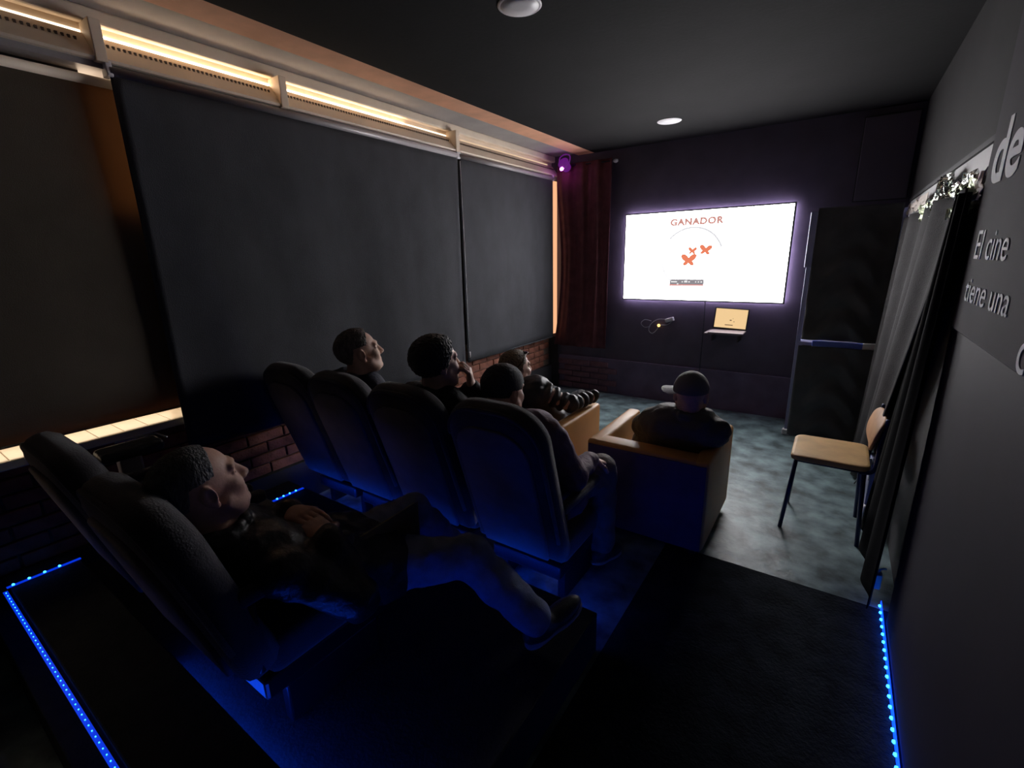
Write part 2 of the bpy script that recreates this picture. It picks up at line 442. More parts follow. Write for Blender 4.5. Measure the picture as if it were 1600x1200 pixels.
blind('roller_blind', -1.1, 1.02, 2.335, 0.83, -2.785, 'brown_blind2', 'brownish black roller blind at the left edge, above the lit tile sill', 0.006, 'cream', True)
blind('roller_blind', 0.935, 3.235, 2.375, 0.60, -2.725, 'blind', 'widest black roller blind, behind the two men in the dark seats', 0.015)
blind('roller_blind', 3.250, 4.83, 2.375, 0.625, -2.725, 'blind', 'narrower black roller blind next to the maroon curtain', 0.006)
# light in the corner gap beside the small blind
box('light_baffle', (-0.035, YR, 0.86), (-0.02, 0.86, 2.38), 'wall_black', wn)  # unseen boards added so daylight glows through only one corner of the blind
box('light_baffle', (-0.035, 0.86, 0.86), (-0.02, 1.25, 1.80), 'wall_black', wn)
box('seam_blocker', (-0.23, 3.12, 0.78), (0.03, 3.60, 2.38), 'wall_black', wn)  # unseen block added to keep the gap between the blinds dark
box('corner_glow', (0.070, 4.85, 0.66), (0.075, YB - 0.005, 2.36), 'daylight_orange', wn)  # glowing strip in place of the daylit window reveal
tube('slit_light_cord', [(-2.705, 3.243, 2.33), (-2.70, 3.244, 1.5), (-2.705, 3.243, 0.72)], 0.003, 'white_plastic')  # white cord added to stand in for slits of daylight
tag(bpy.data.objects['slit_light_cord'], 'thin white cord added for the daylight slits between two black roller blinds', 'cord')
tube('weight', [(0, 0, 0), (0, 0, 0.05)], 0.009, 'white_plastic', bpy.data.objects['slit_light_cord'])
bpy.data.objects['weight'].location = (-2.70, 3.243, 0.68)

# ------------------------------------------------------------------ television
tv = empty('television', (-1.14, 4.90, 1.10)); tag(tv, 'large wall television showing a white slide with orange butterflies', 'television')
TW, TH = 1.50, 0.842
box('housing', (-TW / 2 - 0.014, 0, -0.014), (TW / 2 + 0.014, 0.035, TH + 0.014), 'bezel', tv, 0.004)
box('screen', (-TW / 2, -0.004, 0), (TW / 2, 0.0, TH), 'tv_white', tv)
e = 0.012
for (a, b) in [((-TW / 2, 0.036, 0.0), (TW / 2, 0.046, e)), ((-TW / 2, 0.036, TH - e), (TW / 2, 0.046, TH)),
               ((TW / 2 - e, 0.036, e), (TW / 2, 0.046, TH - e)), ((-TW / 2, 0.036, e), (-TW / 2 + e, 0.046, TH - e))]:
    box('halo_strip', a, b, 'tv_halo', tv)  # strips added behind the set for the bloom around the picture
box('wall_mount', (-0.2, 0.035, 0.25), (0.2, 0.07, 0.6), 'dark_metal', tv)
RX = Matrix.Rotation(math.pi / 2, 4, 'X')       # text: xy plane -> xz plane facing -y
def on_tv(x, z, d=-0.006): return Matrix.Translation((x, d, z)) @ RX
letters('title_letter', 'GANADOR', 0.082, 'tv_red', tv, on_tv(-0.295, 0.718), 0.001, 1.08, 0.0055, 1.09)
def disc_ring(name, cx, cz, r0, r1, a0, a1, m, n=40):
    bm = bmesh.new(); A = []; B = []
    for k in range(n + 1):
        t = a0 + (a1 - a0) * k / n
        A.append(bm.verts.new((cx + r0 * math.cos(t), -0.006, cz + r0 * math.sin(t))))
        B.append(bm.verts.new((cx + r1 * math.cos(t), -0.006, cz + r1 * math.sin(t))))
    for k in range(n): bm.faces.new((A[k], A[k + 1], B[k + 1], B[k]))
    bmesh.ops.solidify(bm, geom=bm.faces[:], thickness=0.001)
    return link(name, bm_mesh(bm, name), m, tv)
disc_ring('circle_line', -0.075, 0.405, 0.276, 0.295, math.radians(20), math.radians(140), 'tv_grey')
disc_ring('circle_line', -0.075, 0.405, 0.278, 0.291, math.radians(190), math.radians(230), 'tv_grey')
disc_ring('circle_line', -0.10, 0.16, 0.235 * .55, 0.24 * .55, math.radians(215), math.radians(325), 'tv_barred')
def butterfly(cx, cz, s, rot):
    bm = bmesh.new()
    def ell(x, z, a, b, t):
        n = 18; vs = []
        for k in range(n):
            q = 2 * math.pi * k / n; px = a * math.cos(q); pz = b * math.sin(q)
            X = x + px * math.cos(t) - pz * math.sin(t); Z = z + px * math.sin(t) + pz * math.cos(t)
            vs.append(bm.verts.new((cx + s * (X * math.cos(rot) - Z * math.sin(rot)), -0.006, cz + s * (X * math.sin(rot) + Z * math.cos(rot)))))
        bm.faces.new(vs)
    for sg in (-1, 1):
        ell(sg * 0.50, 0.34, 0.64, 0.40, sg * 0.75)
        ell(sg * 0.72, 0.55, 0.34, 0.30, sg * 0.4)
        ell(sg * 0.36, -0.36, 0.46, 0.28, -sg * 0.8)
    ell(0, 0, 0.10, 0.42, 0)
    bmesh.ops.solidify(bm, geom=bm.faces[:], thickness=0.001)
    link('butterfly_shape', bm_mesh(bm, 'butterfly_shape'), 'tv_orange', tv)
butterfly(-0.098, 0.385, 0.070, 0.0); butterfly(0.052, 0.478, 0.056, -0.1); butterfly(-0.068, 0.473, 0.040, -0.05)
box('player_bar', (-0.27, -0.006, 0.137), (0.06, -0.005, 0.202), 'tv_bar', tv)
box('progress_line', (-0.27, -0.0075, 0.139), (0.06, -0.0065, 0.153), 'tv_barred', tv)
for x, w in [(-0.255, 0.06), (-0.15, 0.012), (-0.125, 0.03), (-0.085, 0.015), (-0.02, 0.01), (0.005, 0.012), (0.03, 0.016)]:
    box('player_icon', (x, -0.0085, 0.172), (x + w, -0.0075, 0.184 + (0.006 if w == 0.03 else 0)), 'tv_icon', tv)
box('player_icon', (-0.195, -0.0085, 0.150), (-0.18, -0.0075, 0.164), 'tv_icon', tv)

# laptop on a small wall shelf under the television
sh = empty('wall_shelf', (-0.83, 4.82, 0.815)); tag(sh, 'small wall shelf carrying the laptop below the television', 'shelf')
box('board', (-0.17, -0.12, -0.012), (0.16, 0.15, 0.0), 'shelf', sh, 0.003)
for x in (-0.12, 0.11): box('bracket', (x, -0.02, -0.09), (x + 0.012, 0.15, -0.012), 'dark_metal', sh)
lp = empty('laptop', (-0.80, 4.76, 0.815)); tag(lp, 'open laptop with a glowing yellow screen under the television', 'laptop')
box('keyboard_base', (-0.16, -0.10, 0.001), (0.145, 0.10, 0.016), 'shelf', lp, 0.004)
tilt = Matrix.Translation((0, 0.10, 0.018)) @ Matrix.Rotation(math.radians(-8), 4, 'X') @ Matrix.Rotation(math.radians(2), 4, 'Y')
box('lid', (-0.158, 0, 0.0), (0.146, 0.008, 0.205), 'bezel', lp, 0.003, mtx=tilt)
box('display', (-0.146, -0.0015, 0.016), (0.135, -0.0005, 0.196), 'lap_screen', lp, mtx=tilt)
box('display_bar', (-0.05, -0.003, 0.04), (0.02, -0.002, 0.048), 'lap_dark', lp, mtx=tilt)
for x, z, s in [(-0.012, 0.085, .010), (0.012, 0.105, .004), (0.022, 0.075, .006)]:
    box('display_mark', (x, -0.003, z), (x + s * 1.6, -0.002, z + s), 'lap_dark', lp, mtx=tilt)
# power adapter with tangled cable
pa = empty('power_adapter', (-1.40, 4.925, 0.885)); tag(pa, 'pale power adapter with looping cable and amber light on the back wall', 'adapter')
box('brick_body', (-0.04, -0.005, -0.018), (0.045, 0.045, 0.022), 'white_plastic', pa, 0.006, mtx=Matrix.Rotation(-0.3, 4, 'Y'))
lathe('indicator', [(0.013, -0.004), (0.016, 0), (0.010, 0.006)], 'amber', pa, 12, Matrix.Translation((-0.105, 0.01, -0.062)) @ Matrix.Rotation(math.pi / 2, 4, 'X'))
pts = [(-0.04, 0.02, 0.005), (-0.12, 0.02, 0.0), (-0.19, 0.015, -0.05), (-0.21, 0.015, -0.12), (-0.17, 0.015, -0.15), (-0.12, 0.015, -0.10), (-0.10, 0.012, -0.06), (-0.02, 0.012, -0.05), (0.04, 0.015, 0.0)]
def catmull(P, n=8):
    P = [Vector(p) for p in P]; out = []
    for i in range(len(P) - 1):
        p0 = P[max(i - 1, 0)]; p1 = P[i]; p2 = P[i + 1]; p3 = P[min(i + 2, len(P) - 1)]
        for k in range(n):
            t = k / n
            out.append(0.5 * ((2 * p1) + (p2 - p0) * t + (2 * p0 - 5 * p1 + 4 * p2 - p3) * t * t + (3 * p1 - p0 - 3 * p2 + p3) * t ** 3))
    out.append(P[-1]); return out
tube('cable_loop', catmull(pts), 0.004, 'cable', pa, 6)
tube('cable_loop', catmull([(-0.19, 0.02, -0.02), (-0.26, 0.02, -0.01), (-0.30, 0.02, -0.05), (-0.26, 0.02, -0.09), (-0.2, 0.02, -0.08)]), 0.003, 'cable', pa, 6)
tc = tube('tv_cable', catmull([(-1.06, 4.93, 1.10), (-1.055, 4.93, 0.8), (-1.06, 4.93, 0.45), (-1.06, 4.925, 0.32)]), 0.004, 'dark_metal'); tag(tc, 'dark cable hanging straight down the wall below the television', 'cable')
sk = box('socket_plate', (-1.09, 4.915, 0.27), (-1.03, 4.9405, 0.34), 'shelf', None, 0.004); tag(sk, 'small wall socket at the end of the hanging television cable', 'socket')
box('plug_face', (-1.075, 4.91, 0.29), (-1.045, 4.916, 0.32), 'plaster', sk)

# maroon curtain on the back wall
mc = empty('curtain', (-2.4, 4.90, 0.53)); tag(mc, 'maroon curtain hanging on the back wall left of the television', 'curtain')
def mfn(u, v):
    edge = 0.045 * math.sin(math.pi * min(1, v * 1.15)) + 0.02 * v
    x0 = -0.335 + edge * 1.6; x1 = 0.32 + 0.02 * v
    return Vector((x0 + (x1 - x0) * u, -0.02 + 0.012 * math.sin(u * 22 + v) + 0.006 * math.sin(u * 47), v * 1.98))
sheet('cloth', mfn, 60, 20, 'maroon', mc)
rod = empty('curtain_rod', (-2.4, 4.89, 2.50)); tag(rod, 'thin curtain rod with pale knob above the maroon curtain', 'curtain rod')
tube('rod', [(-0.28, 0, 0), (0.36, 0, -0.02)], 0.008, 'dark_metal', rod)
lathe('finial', [(0.004, -0.03), (0.014, -0.02), (0.02, 0), (0.014, 0.02), (0.004, 0.026)], 'white_plastic', rod, 16, Matrix.Translation((0.375, 0, -0.022)) @ Matrix.Rotation(math.pi / 2, 4, 'Y'))
for x in (-0.22, 0.30): box('rod_bracket', (x, 0, -0.025), (x + 0.012, 0.08, 0.005), 'dark_metal', rod)
# violet stage lamp in the corner
vl = empty('stage_lamp', (-2.57, 4.80, 2.50)); tag(vl, 'small violet glowing lamp in the ceiling corner above the maroon curtain', 'lamp')
vm = Matrix.Rotation(math.radians(65), 4, 'X')
lathe('housing', [(0.02, -0.09), (0.045, -0.08), (0.055, 0.0), (0.06, 0.02)], 'violet_body', vl, 20, vm)
lathe('bulb', [(0.018, 0.015), (0.022, 0.022), (0.012, 0.032)], 'violet', vl, 16, Matrix.Translation((-0.005, -0.02, -0.06)) @ vm)
tube('yoke', catmull([(-0.06, 0, 0), (-0.06, 0.02, 0.07), (0, 0.03, 0.1), (0.06, 0.02, 0.07), (0.06, 0, 0)]), 0.006, 'violet_body', vl, 8)

# ceiling lights, switched off
for (x, y, lb) in [(-1.285, 1.99, 'round white ceiling light at the top edge, nearer the camera'), (-1.307, 4.25, 'round white ceiling light above the television')]:
    cl = empty('ceiling_light', (x, y, ZC)); tag(cl, lb, 'ceiling light', 'flat round ceiling lights')
    lathe('rim', [(0.095, 0.0), (0.096, -0.003), (0.092, -0.006), (0.084, -0.006)], 'white_plastic', cl, 40)
    lathe('diffuser', [(0.084, -0.003), (0.083, -0.007), (0.03, -0.008), (0.0, -0.008)], 'white_plastic', cl, 40)

# ------------------------------------------------------------------ right side
pn = empty('cabinet_panel', (0.19, 4.93, 1.93)); tag(pn, 'dark blank panel high in the right corner of the back wall', 'panel')
box('panel_face', (-0.17, 0, 0), (0.165, 0.035, 0.61), 'dark_panel', pn, 0.004)
box('panel_frame', (-0.18, 0.012, -0.01), (0.168, 0.038, 0.62), 'wall_black', pn, 0.003)
# rack draped in black cloth
rk = empty('storage_rack', (0.06, 4.6, 0)); tag(rk, 'pale metal rack draped in black cloth at the right end of the back wall', 'rack')
mat('rack_blue', (0.30, 0.31, 0.50), 0.4, metal=0.2)
mat('bar_led_tint', (0.12, 0.20, 0.80), 0.45)  # reflected blue of the LEDs put into the bar colour
for (x, y) in [(-0.27, -0.08), (-0.27, 0.3), (0.27, 0.3), (0.27, -0.08)]:
    box('post', (x - 0.016, y - 0.016, 0.0), (x + 0.016, y + 0.016, 1.83), 'rack_blue', rk, 0.003)
box('post_flare', (-0.30, -0.10, 1.42), (-0.235, -0.06, 1.84), 'rack_blue', rk, 0.006)
sbar = box('shelf_edge', (-0.17, -0.155, 0.80), (0.235, -0.13, 0.845), 'bar_led_tint', rk, 0.005)
box('bar_end', (0.16, -0.158, 0.797), (0.262, -0.128, 0.848), 'white_plastic', rk, 0.004)
box('shelf_tray', (-0.26, -0.12, 0.80), (0.27, 0.30, 0.825), 'rack_blue', rk)
box('shelf_tray', (-0.26, -0.06, 1.78), (0.27, 0.30, 1.80), 'rack_blue', rk)
box('foot', (-0.30, -0.12, 0.0), (-0.24, -0.06, 0.05), 'white_plastic', rk, 0.008)
def swag(x0, x1, z0, z1, y, sagn, amp):
    def fn(u, v):
        x = x0 + (x1 - x0) * u
        sg = math.sin(math.pi * u)
        z = z0 + (z1 - z0) * v
        d = z1 - z
        fold = math.sin((d + 0.22 * sg * sg - 0.05 * math.sin(3 * u)) * 26) * amp * sg * (0.35 + 0.65 * (1 - v))
        vert = 0.010 * math.sin(u * 18 + v * 2) * (1.1 - sg)
        return Vector((x, y - 0.012 * sg - fold - vert, z))
    return fn
d1 = sheet('cloth_drape', swag(-0.25, 0.26, 0.85, 1.86, -0.135, 1, 0.030), 40, 60, 'black_cloth', rk)
d2 = sheet('cloth_drape', swag(-0.26, 0.26, 0.03, 0.805, -0.17, 1, 0.032), 40, 60, 'black_cloth', rk)
# curtains on the right wall
cr = empty('curtain', (0.30, 3.1, 0.02)); tag(cr, 'grey-lit black curtain along the right wall behind the wooden chair', 'curtain')
def rfn(u, v):
    y = 1.35 - 2.2 * u * (0.36 + 0.64 * v ** 0.8)
    x = 0.02 - 0.05 * (1 - v) + 0.016 * math.sin(u * 30 + 0.6 * v) + 0.01 * math.sin(u * 13 + 1)
    return Vector((min(x, 0.055), y, 1.72 * v))
sheet('cloth', rfn, 120, 30, 'grey_cloth', cr)
# black sheet standing in for the dark opening beside the board
cb = empty('curtain', (0.31, 2.32, 0.10)); tag(cb, 'black sheet standing in for the dark opening beside the left edge of the lettered board', 'curtain')
def bfn(u, v):
    w = 0.62 * (1 - v) ** 0.9 + 0.10
    return Vector((0.0 - 0.035 * (1 - v) + 0.014 * math.sin(u * 16), -0.15 + w * u, 1.62 * v))
sheet('cloth', bfn, 40, 24, 'void_black', cb)
# plug / white foot at floor, pale stand behind the chair
pg = empty('plug', (0.315, 2.385, 0.08)); tag(pg, 'small white plug at the foot of the lettered board, above the LED strip', 'plug')
box('plug_body', (-0.012, -0.02, 0), (0.015, 0.02, 0.075), 'white_plastic', pg, 0.005)
tube('plug_lead', catmull([(0, 0, 0.075), (0.005, -0.01, 0.1), (0.02, -0.03, 0.12)]), 0.004, 'white_plastic', pg, 8)
ps = empty('side_stand', (0.305, 3.12, 0)); tag(ps, 'narrow pale blue and white stand behind the wooden chair', 'stand')
box('stand_body', (-0.02, -0.03, 0.14), (0.02, 0.13, 0.40), 'rack_blue', ps, 0.006)
box('stand_face', (-0.026, -0.05, 0.30), (-0.018, 0.05, 0.40), 'white_plastic', ps, 0.003)
box('stand_foot', (-0.022, -0.05, 0.0), (0.018, 0.0, 0.145), 'white_plastic', ps, 0.006)

# lettered board
bd = empty('lettered_board', (0.362, 1.2, 0)); tag(bd, 'grey wall board with white Spanish lettering at the right edge', 'board')
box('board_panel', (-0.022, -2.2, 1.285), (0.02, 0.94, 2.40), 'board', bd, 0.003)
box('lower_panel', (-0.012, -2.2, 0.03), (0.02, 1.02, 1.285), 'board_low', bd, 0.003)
def wtext(s, y, z, size, sx, bold=0.0):
    # text on plane x = const facing -x; reading direction toward -y
    mt = Matrix(((0, 0, -1, -0.0235), (-1, 0, 0, y - 1.2), (0, 1, 0, z), (0, 0, 0, 1)))
    return letters('letter', s, size, 'letter', bd, mt, 0.0008, sx, bold)
wtext('El cine', 2.055, 1.513, 0.122, 1.15)
wtext('tiene una', 2.057, 1.386, 0.107, 1.24)
wtext('c', 1.425, 1.29, 0.14, 1.2)
wtext('de', 2.07, 1.73, 0.235, 1.25, 0.005)

# foil decoration on the lintel
fo = empty('foil_garland', (0.36, 2.9, 1.76)); tag(fo, 'crumpled silver and green foil garland on the white lintel', 'garland')
def crumple(name, y0, y1, z0, z1, m, seed, parent, amp=0.022):
    r = random.Random(seed)
    nu, nv = 14, 6
    pts = {}
    def fn(u, v):
        key = (round(u, 4), round(v, 4))
        if key not in pts:
            pts[key] = Vector((-0.02 + r.uniform(-amp, amp * 0.4), (y0 + (y1 - y0) * u) + r.uniform(-0.02, 0.02) - 2.9, (z0 + (z1 - z0) * v) + r.uniform(-0.014, 0.014) - 1.76))
        return pts[key]
    bm = bmesh.new(); gg = []
    for q in (0, 1):
        gg.append([[bm.verts.new(fn(i / nu, j / nv) + Vector((0.0025 * q, 0, 0))) for j in range(nv + 1)] for i in range(nu + 1)])
    for q in (0, 1):
        for i in range(nu):
            for j in range(nv): bm.faces.new((gg[q][i][j], gg[q][i + 1][j], gg[q][i + 1][j + 1], gg[q][i][j + 1]))
    rim = [(i, 0) for i in range(nu)] + [(nu, j) for j in range(nv)] + [(i, nv) for i in range(nu, 0, -1)] + [(0, j) for j in range(nv, 0, -1)]
    for a, b in zip(rim, rim[1:] + rim[:1]):
        bm.faces.new((gg[0][a[0]][a[1]], gg[0][b[0]][b[1]], gg[1][b[0]][b[1]], gg[1][a[0]][a[1]]))
    bmesh.ops.recalc_face_normals(bm, faces=bm.faces[:])
    o = link(name, bm_mesh(bm, name), m, parent)
    o.data.polygons.foreach_set('use_smooth', [False] * len(o.data.polygons))
    return o
crumple('green_foil', 2.22, 2.72, 1.645, 1.765, 'green_foil', 1, fo)
crumple('silver_foil', 2.30, 2.75, 1.735, 1.80, 'foil', 2, fo)
crumple('silver_foil', 2.75, 3.05, 1.745, 1.845, 'foil', 3, fo)
crumple('silver_foil', 3.05, 3.30, 1.66, 1.78, 'foil', 4, fo)
crumple('green_foil', 3.1, 3.7, 1.69, 1.77, 'green_foil', 5, fo)
crumple('pink_paper', 3.5, 4.4, 1.775, 1.83, 'paper', 6, fo, 0.008)
crumple('peach_paper', 2.14, 2.42, 1.70, 1.775, 'paper', 7, fo, 0.008)

# ------------------------------------------------------------------ seats
def seat_outline(w, z0, z1, rad, n=10):
    pts = [(-w / 2 * 0.94, z0), (w / 2 * 0.94, z0), (w / 2, z0 + 0.12)]
    for k in range(n + 1):
        t = math.pi / 2 * k / n
        pts.append((w / 2 - rad + rad * math.cos(t), z1 - rad * 0.9 + rad * 0.9 * math.sin(t)))
    for k in range(n + 1):
        t = math.pi / 2 + math.pi / 2 * k / n
        pts.append((-w / 2 + rad + rad * math.cos(t), z1 - rad * 0.9 + rad * 0.9 * math.sin(t)))
    pts.append((-w / 2, z0 + 0.12))
    return pts
def make_seat(name, w, top, rec, label, group, lift=False):
    root = empty(name); tag(root, label, 'seat', group)
    bm = pillow_prism(seat_outline(w, 0, top, 0.17), [(0.05, -0.012), (0.018, 0.0), (0.004, 0.02), (0.0, 0.045), (0.006, 0.075), (0.03, 0.098), (0.07, 0.105)])
    rot = Matrix.Translation((0, 0, 0.26)) @ Matrix.Rotation(math.radians(rec), 4, 'X')
    bmesh.ops.transform(bm, matrix=rot, verts=bm.verts[:])
    link('backrest', bm_mesh(bm, 'backrest', True), 'seat_fabric', root)
    bm = pillow_prism(seat_outline(w - 0.12, 0.03, top - 0.085, 0.13), [(0.006, -0.026), (0.0, -0.02), (0.0, 0.0)])
    bmesh.ops.transform(bm, matrix=rot, verts=bm.verts[:])
    link('back_panel', bm_mesh(bm, 'back_panel', True), 'seat_panel', root)
    bm = bmesh.new(); tube_bm(bm, [Vector((x, 0.004, z)) for x, z in seat_outline(w - 0.03, 0.015, top - 0.015, 0.165)][2:-1], 0.009, 8)
    bmesh.ops.transform(bm, matrix=rot, verts=bm.verts[:])
    link('piping', bm_mesh(bm, 'piping', True), 'seat_fabric', root)
    box('cushion', (-w / 2 + 0.03, 0.06, 0.21), (w / 2 - 0.03, 0.53, 0.34), 'seat_fabric', root, 0.035, 4)
    box('seat_base', (-w / 2 + 0.05, 0.04, 0.14), (w / 2 - 0.05, 0.50, 0.21), 'dark_metal', root, 0.01)
    for sx in (-1, 1):
        x = sx * (w / 2 - 0.075)
        box('leg', (x - 0.02, 0.10, 0.0), (x + 0.02, 0.44, 0.14), 'dark_metal', root, 0.006)
        ax = sx * (w / 2 - 0.024)
        box('armrest', (ax - 0.022, 0.0 if not lift else 0.0, 0.50), (ax + 0.022, 0.36, 0.545), 'seat_fabric', root, 0.015, 3)
        tube('arm_bracket', [(ax, 0.03, 0.28), (ax, 0.035, 0.51)], 0.012, 'dark_metal', root, 8)
    return root
seats2 = [(-1.045, 'dark seat with rounded back nearest the aisle, under the hooded man'),
          (-1.555, 'dark seat with rounded back under the black haired man with raised hand'),
          (-2.030, 'dark seat with rounded back under the grey haired man in profile'),
          (-2.465, 'empty dark seat nearest the brick wall, lit blue from below')]
S0 = None
for i, (x, lb) in enumerate(seats2):
    o = make_seat('theatre_seat', 0.47, 0.775, 17, lb, 'row of four dark theatre seats') if S0 is None else copy_tree(S0)
    if S0 is None: S0 = o
    o['label'] = lb; o.location = (x, 1.545, 0.0)
seats3 = [(-1.435, 'dark reclined seat in the foreground holding the man in jeans'), (-2.045, 'empty dark seat at the left edge, next to the lit tile sill')]
S1 = None
for i, (x, lb) in enumerate(seats3):
    if S1 is None:
        S1 = o = make_seat('theatre_seat', 0.565, 0.575, 16, lb, 'two dark theatre seats in the foreground row')
    else: o = copy_tree(S1)
    o['label'] = lb; o.location = (x, 0.425, 0.187)
# raised black armrest with its grey support, left of the foreground man
ra = empty('raised_armrest', (-2.36, 0.50, 0.19)); tag(ra, 'raised black armrest with a shiny edge beside the lit tile sill', 'tray')
box('armrest_pad', (-0.05, -0.02, 0.60), (0.06, 0.20, 0.65), 'leather', ra, 0.02, 4)
tube('armrest_edge', [(-0.05, 0.06, 0.655), (-0.045, 0.205, 0.65), (0.04, 0.215, 0.645)], 0.004, 'metal', ra)
box('armrest_post', (-0.02, 0.04, 0.0), (0.03, 0.12, 0.60), 'grey_rail', ra, 0.01)

# ------------------------------------------------------------------ armchairs
def armchair(loc, label):
    r = empty('armchair', loc); tag(r, label, 'armchair', 'ochre armchairs')
    w, d, h, t = 0.66, 0.66, 0.55, 0.085
    box('back', (-w / 2 + t * 0.6, 0, 0.045), (w / 2 - t * 0.6, 0.12, h), 'ochre', r, 0.02, 4)
    box('rear_panel', (-w / 2 + 0.012, -0.006, 0.05), (w / 2 - 0.012, 0.03, h - 0.022), 'rear_purple', r, 0.004)  # dusky purple sheet over the ochre back
    for s in (-1, 1):
        box('arm', (s * (w / 2 - t / 2) - t / 2, 0.0, 0.045), (s * (w / 2 - t / 2) + t / 2, d, h), 'ochre', r, 0.022, 4)
        for yy in (0.05, d - 0.05):
            box('foot', (s * (w / 2 - 0.06) - 0.02, yy - 0.02, 0), (s * (w / 2 - 0.06) + 0.02, yy + 0.02, 0.05), 'dark_metal', r)
    box('base', (-w / 2 + t, 0.10, 0.05), (w / 2 - t, d - 0.01, 0.25), 'ochre', r, 0.01)
    box('cushion', (-w / 2 + t, 0.12, 0.25), (w / 2 - t, d + 0.005, 0.37), 'ochre_cushion', r, 0.035, 4)
    return r
armchair((-0.735, 2.275, 0), 'ochre armchair seen from behind, with the capped man, nearest the aisle')
armchair((-1.60, 2.275, 0), 'ochre armchair left of the other, with the puffer jacket man')

# ------------------------------------------------------------------ wooden chair
ch = empty('chair', (0.10, 3.03, 0), 0.0); tag(ch, 'tan wooden school chair with dark metal legs by the right wall', 'chair')
ol = []
for (cx, cy, a0) in ((0.115, 0.14, 0), (-0.145, 0.14, 90), (-0.145, -0.14, 180), (0.115, -0.14, 270)):
    for k in range(8):
        t = math.radians(a0 + 90 * k / 7); ol.append((cx + 0.05 * math.cos(t), cy + 0.05 * math.sin(t)))
bm = pillow_prism(ol, [(0.012, 0.430), (0.003, 0.434), (0.0, 0.442), (0.0, 0.455), (0.004, 0.461), (0.014, 0.464)])
for v in bm.verts: v.co = Vector((v.co.x, v.co.z, v.co.y))
bmesh.ops.recalc_face_normals(bm, faces=bm.faces[:])
for v in bm.verts: v.co.z += -0.25 * max(0, -v.co.x - 0.12) ** 1.5
link('seat', bm_mesh(bm, 'seat'), 'tan_wood', ch)
for (x, y, xx) in [(-0.165, -0.16, -0.20), (-0.165, 0.16, -0.19)]:
    tube('leg', [(x, y, 0.435), (xx, y * 1.08, 0.0)], 0.011, 'blue_metal', ch)
for s in (-1, 1):
    tube('leg', [(0.14, s * 0.16, 0.435), (0.165, s * 0.175, 0.0)], 0.011, 'blue_metal', ch)
    tube('back_upright', catmull([(0.12, s * 0.165, 0.42), (0.178, s * 0.172, 0.45), (0.185, s * 0.16, 0.60), (0.20, s * 0.15, 0.72)]), 0.011, 'blue_metal', ch)
tube('seat_rail', [(-0.165, -0.16, 0.425), (0.14, -0.16, 0.425)], 0.010, 'blue_metal', ch)
tube('seat_rail', [(-0.165, 0.16, 0.425), (0.14, 0.16, 0.425)], 0.010, 'blue_metal', ch)
ol = []
for k in range(28):
    t = 2 * math.pi * k / 28
    ol.append((0.20 * math.copysign(abs(math.cos(t)) ** 0.6, math.cos(t)), 0.095 * math.copysign(abs(math.sin(t)) ** 0.75, math.sin(t))))
bm = pillow_prism(ol, [(0.006, -0.009), (0.0, -0.004), (0.0, 0.004), (0.006, 0.009)])
for v in bm.verts: v.co.y += 0.5 * v.co.x ** 2
bmesh.ops.transform(bm, matrix=Matrix.Translation((0.178, 0, 0.62)) @ Matrix.Rotation(math.radians(14), 4, 'Y') @ Matrix.Rotation(math.pi / 2, 4, 'Z'), verts=bm.verts[:])
link('backrest', bm_mesh(bm, 'backrest', True), 'tan_back', ch)

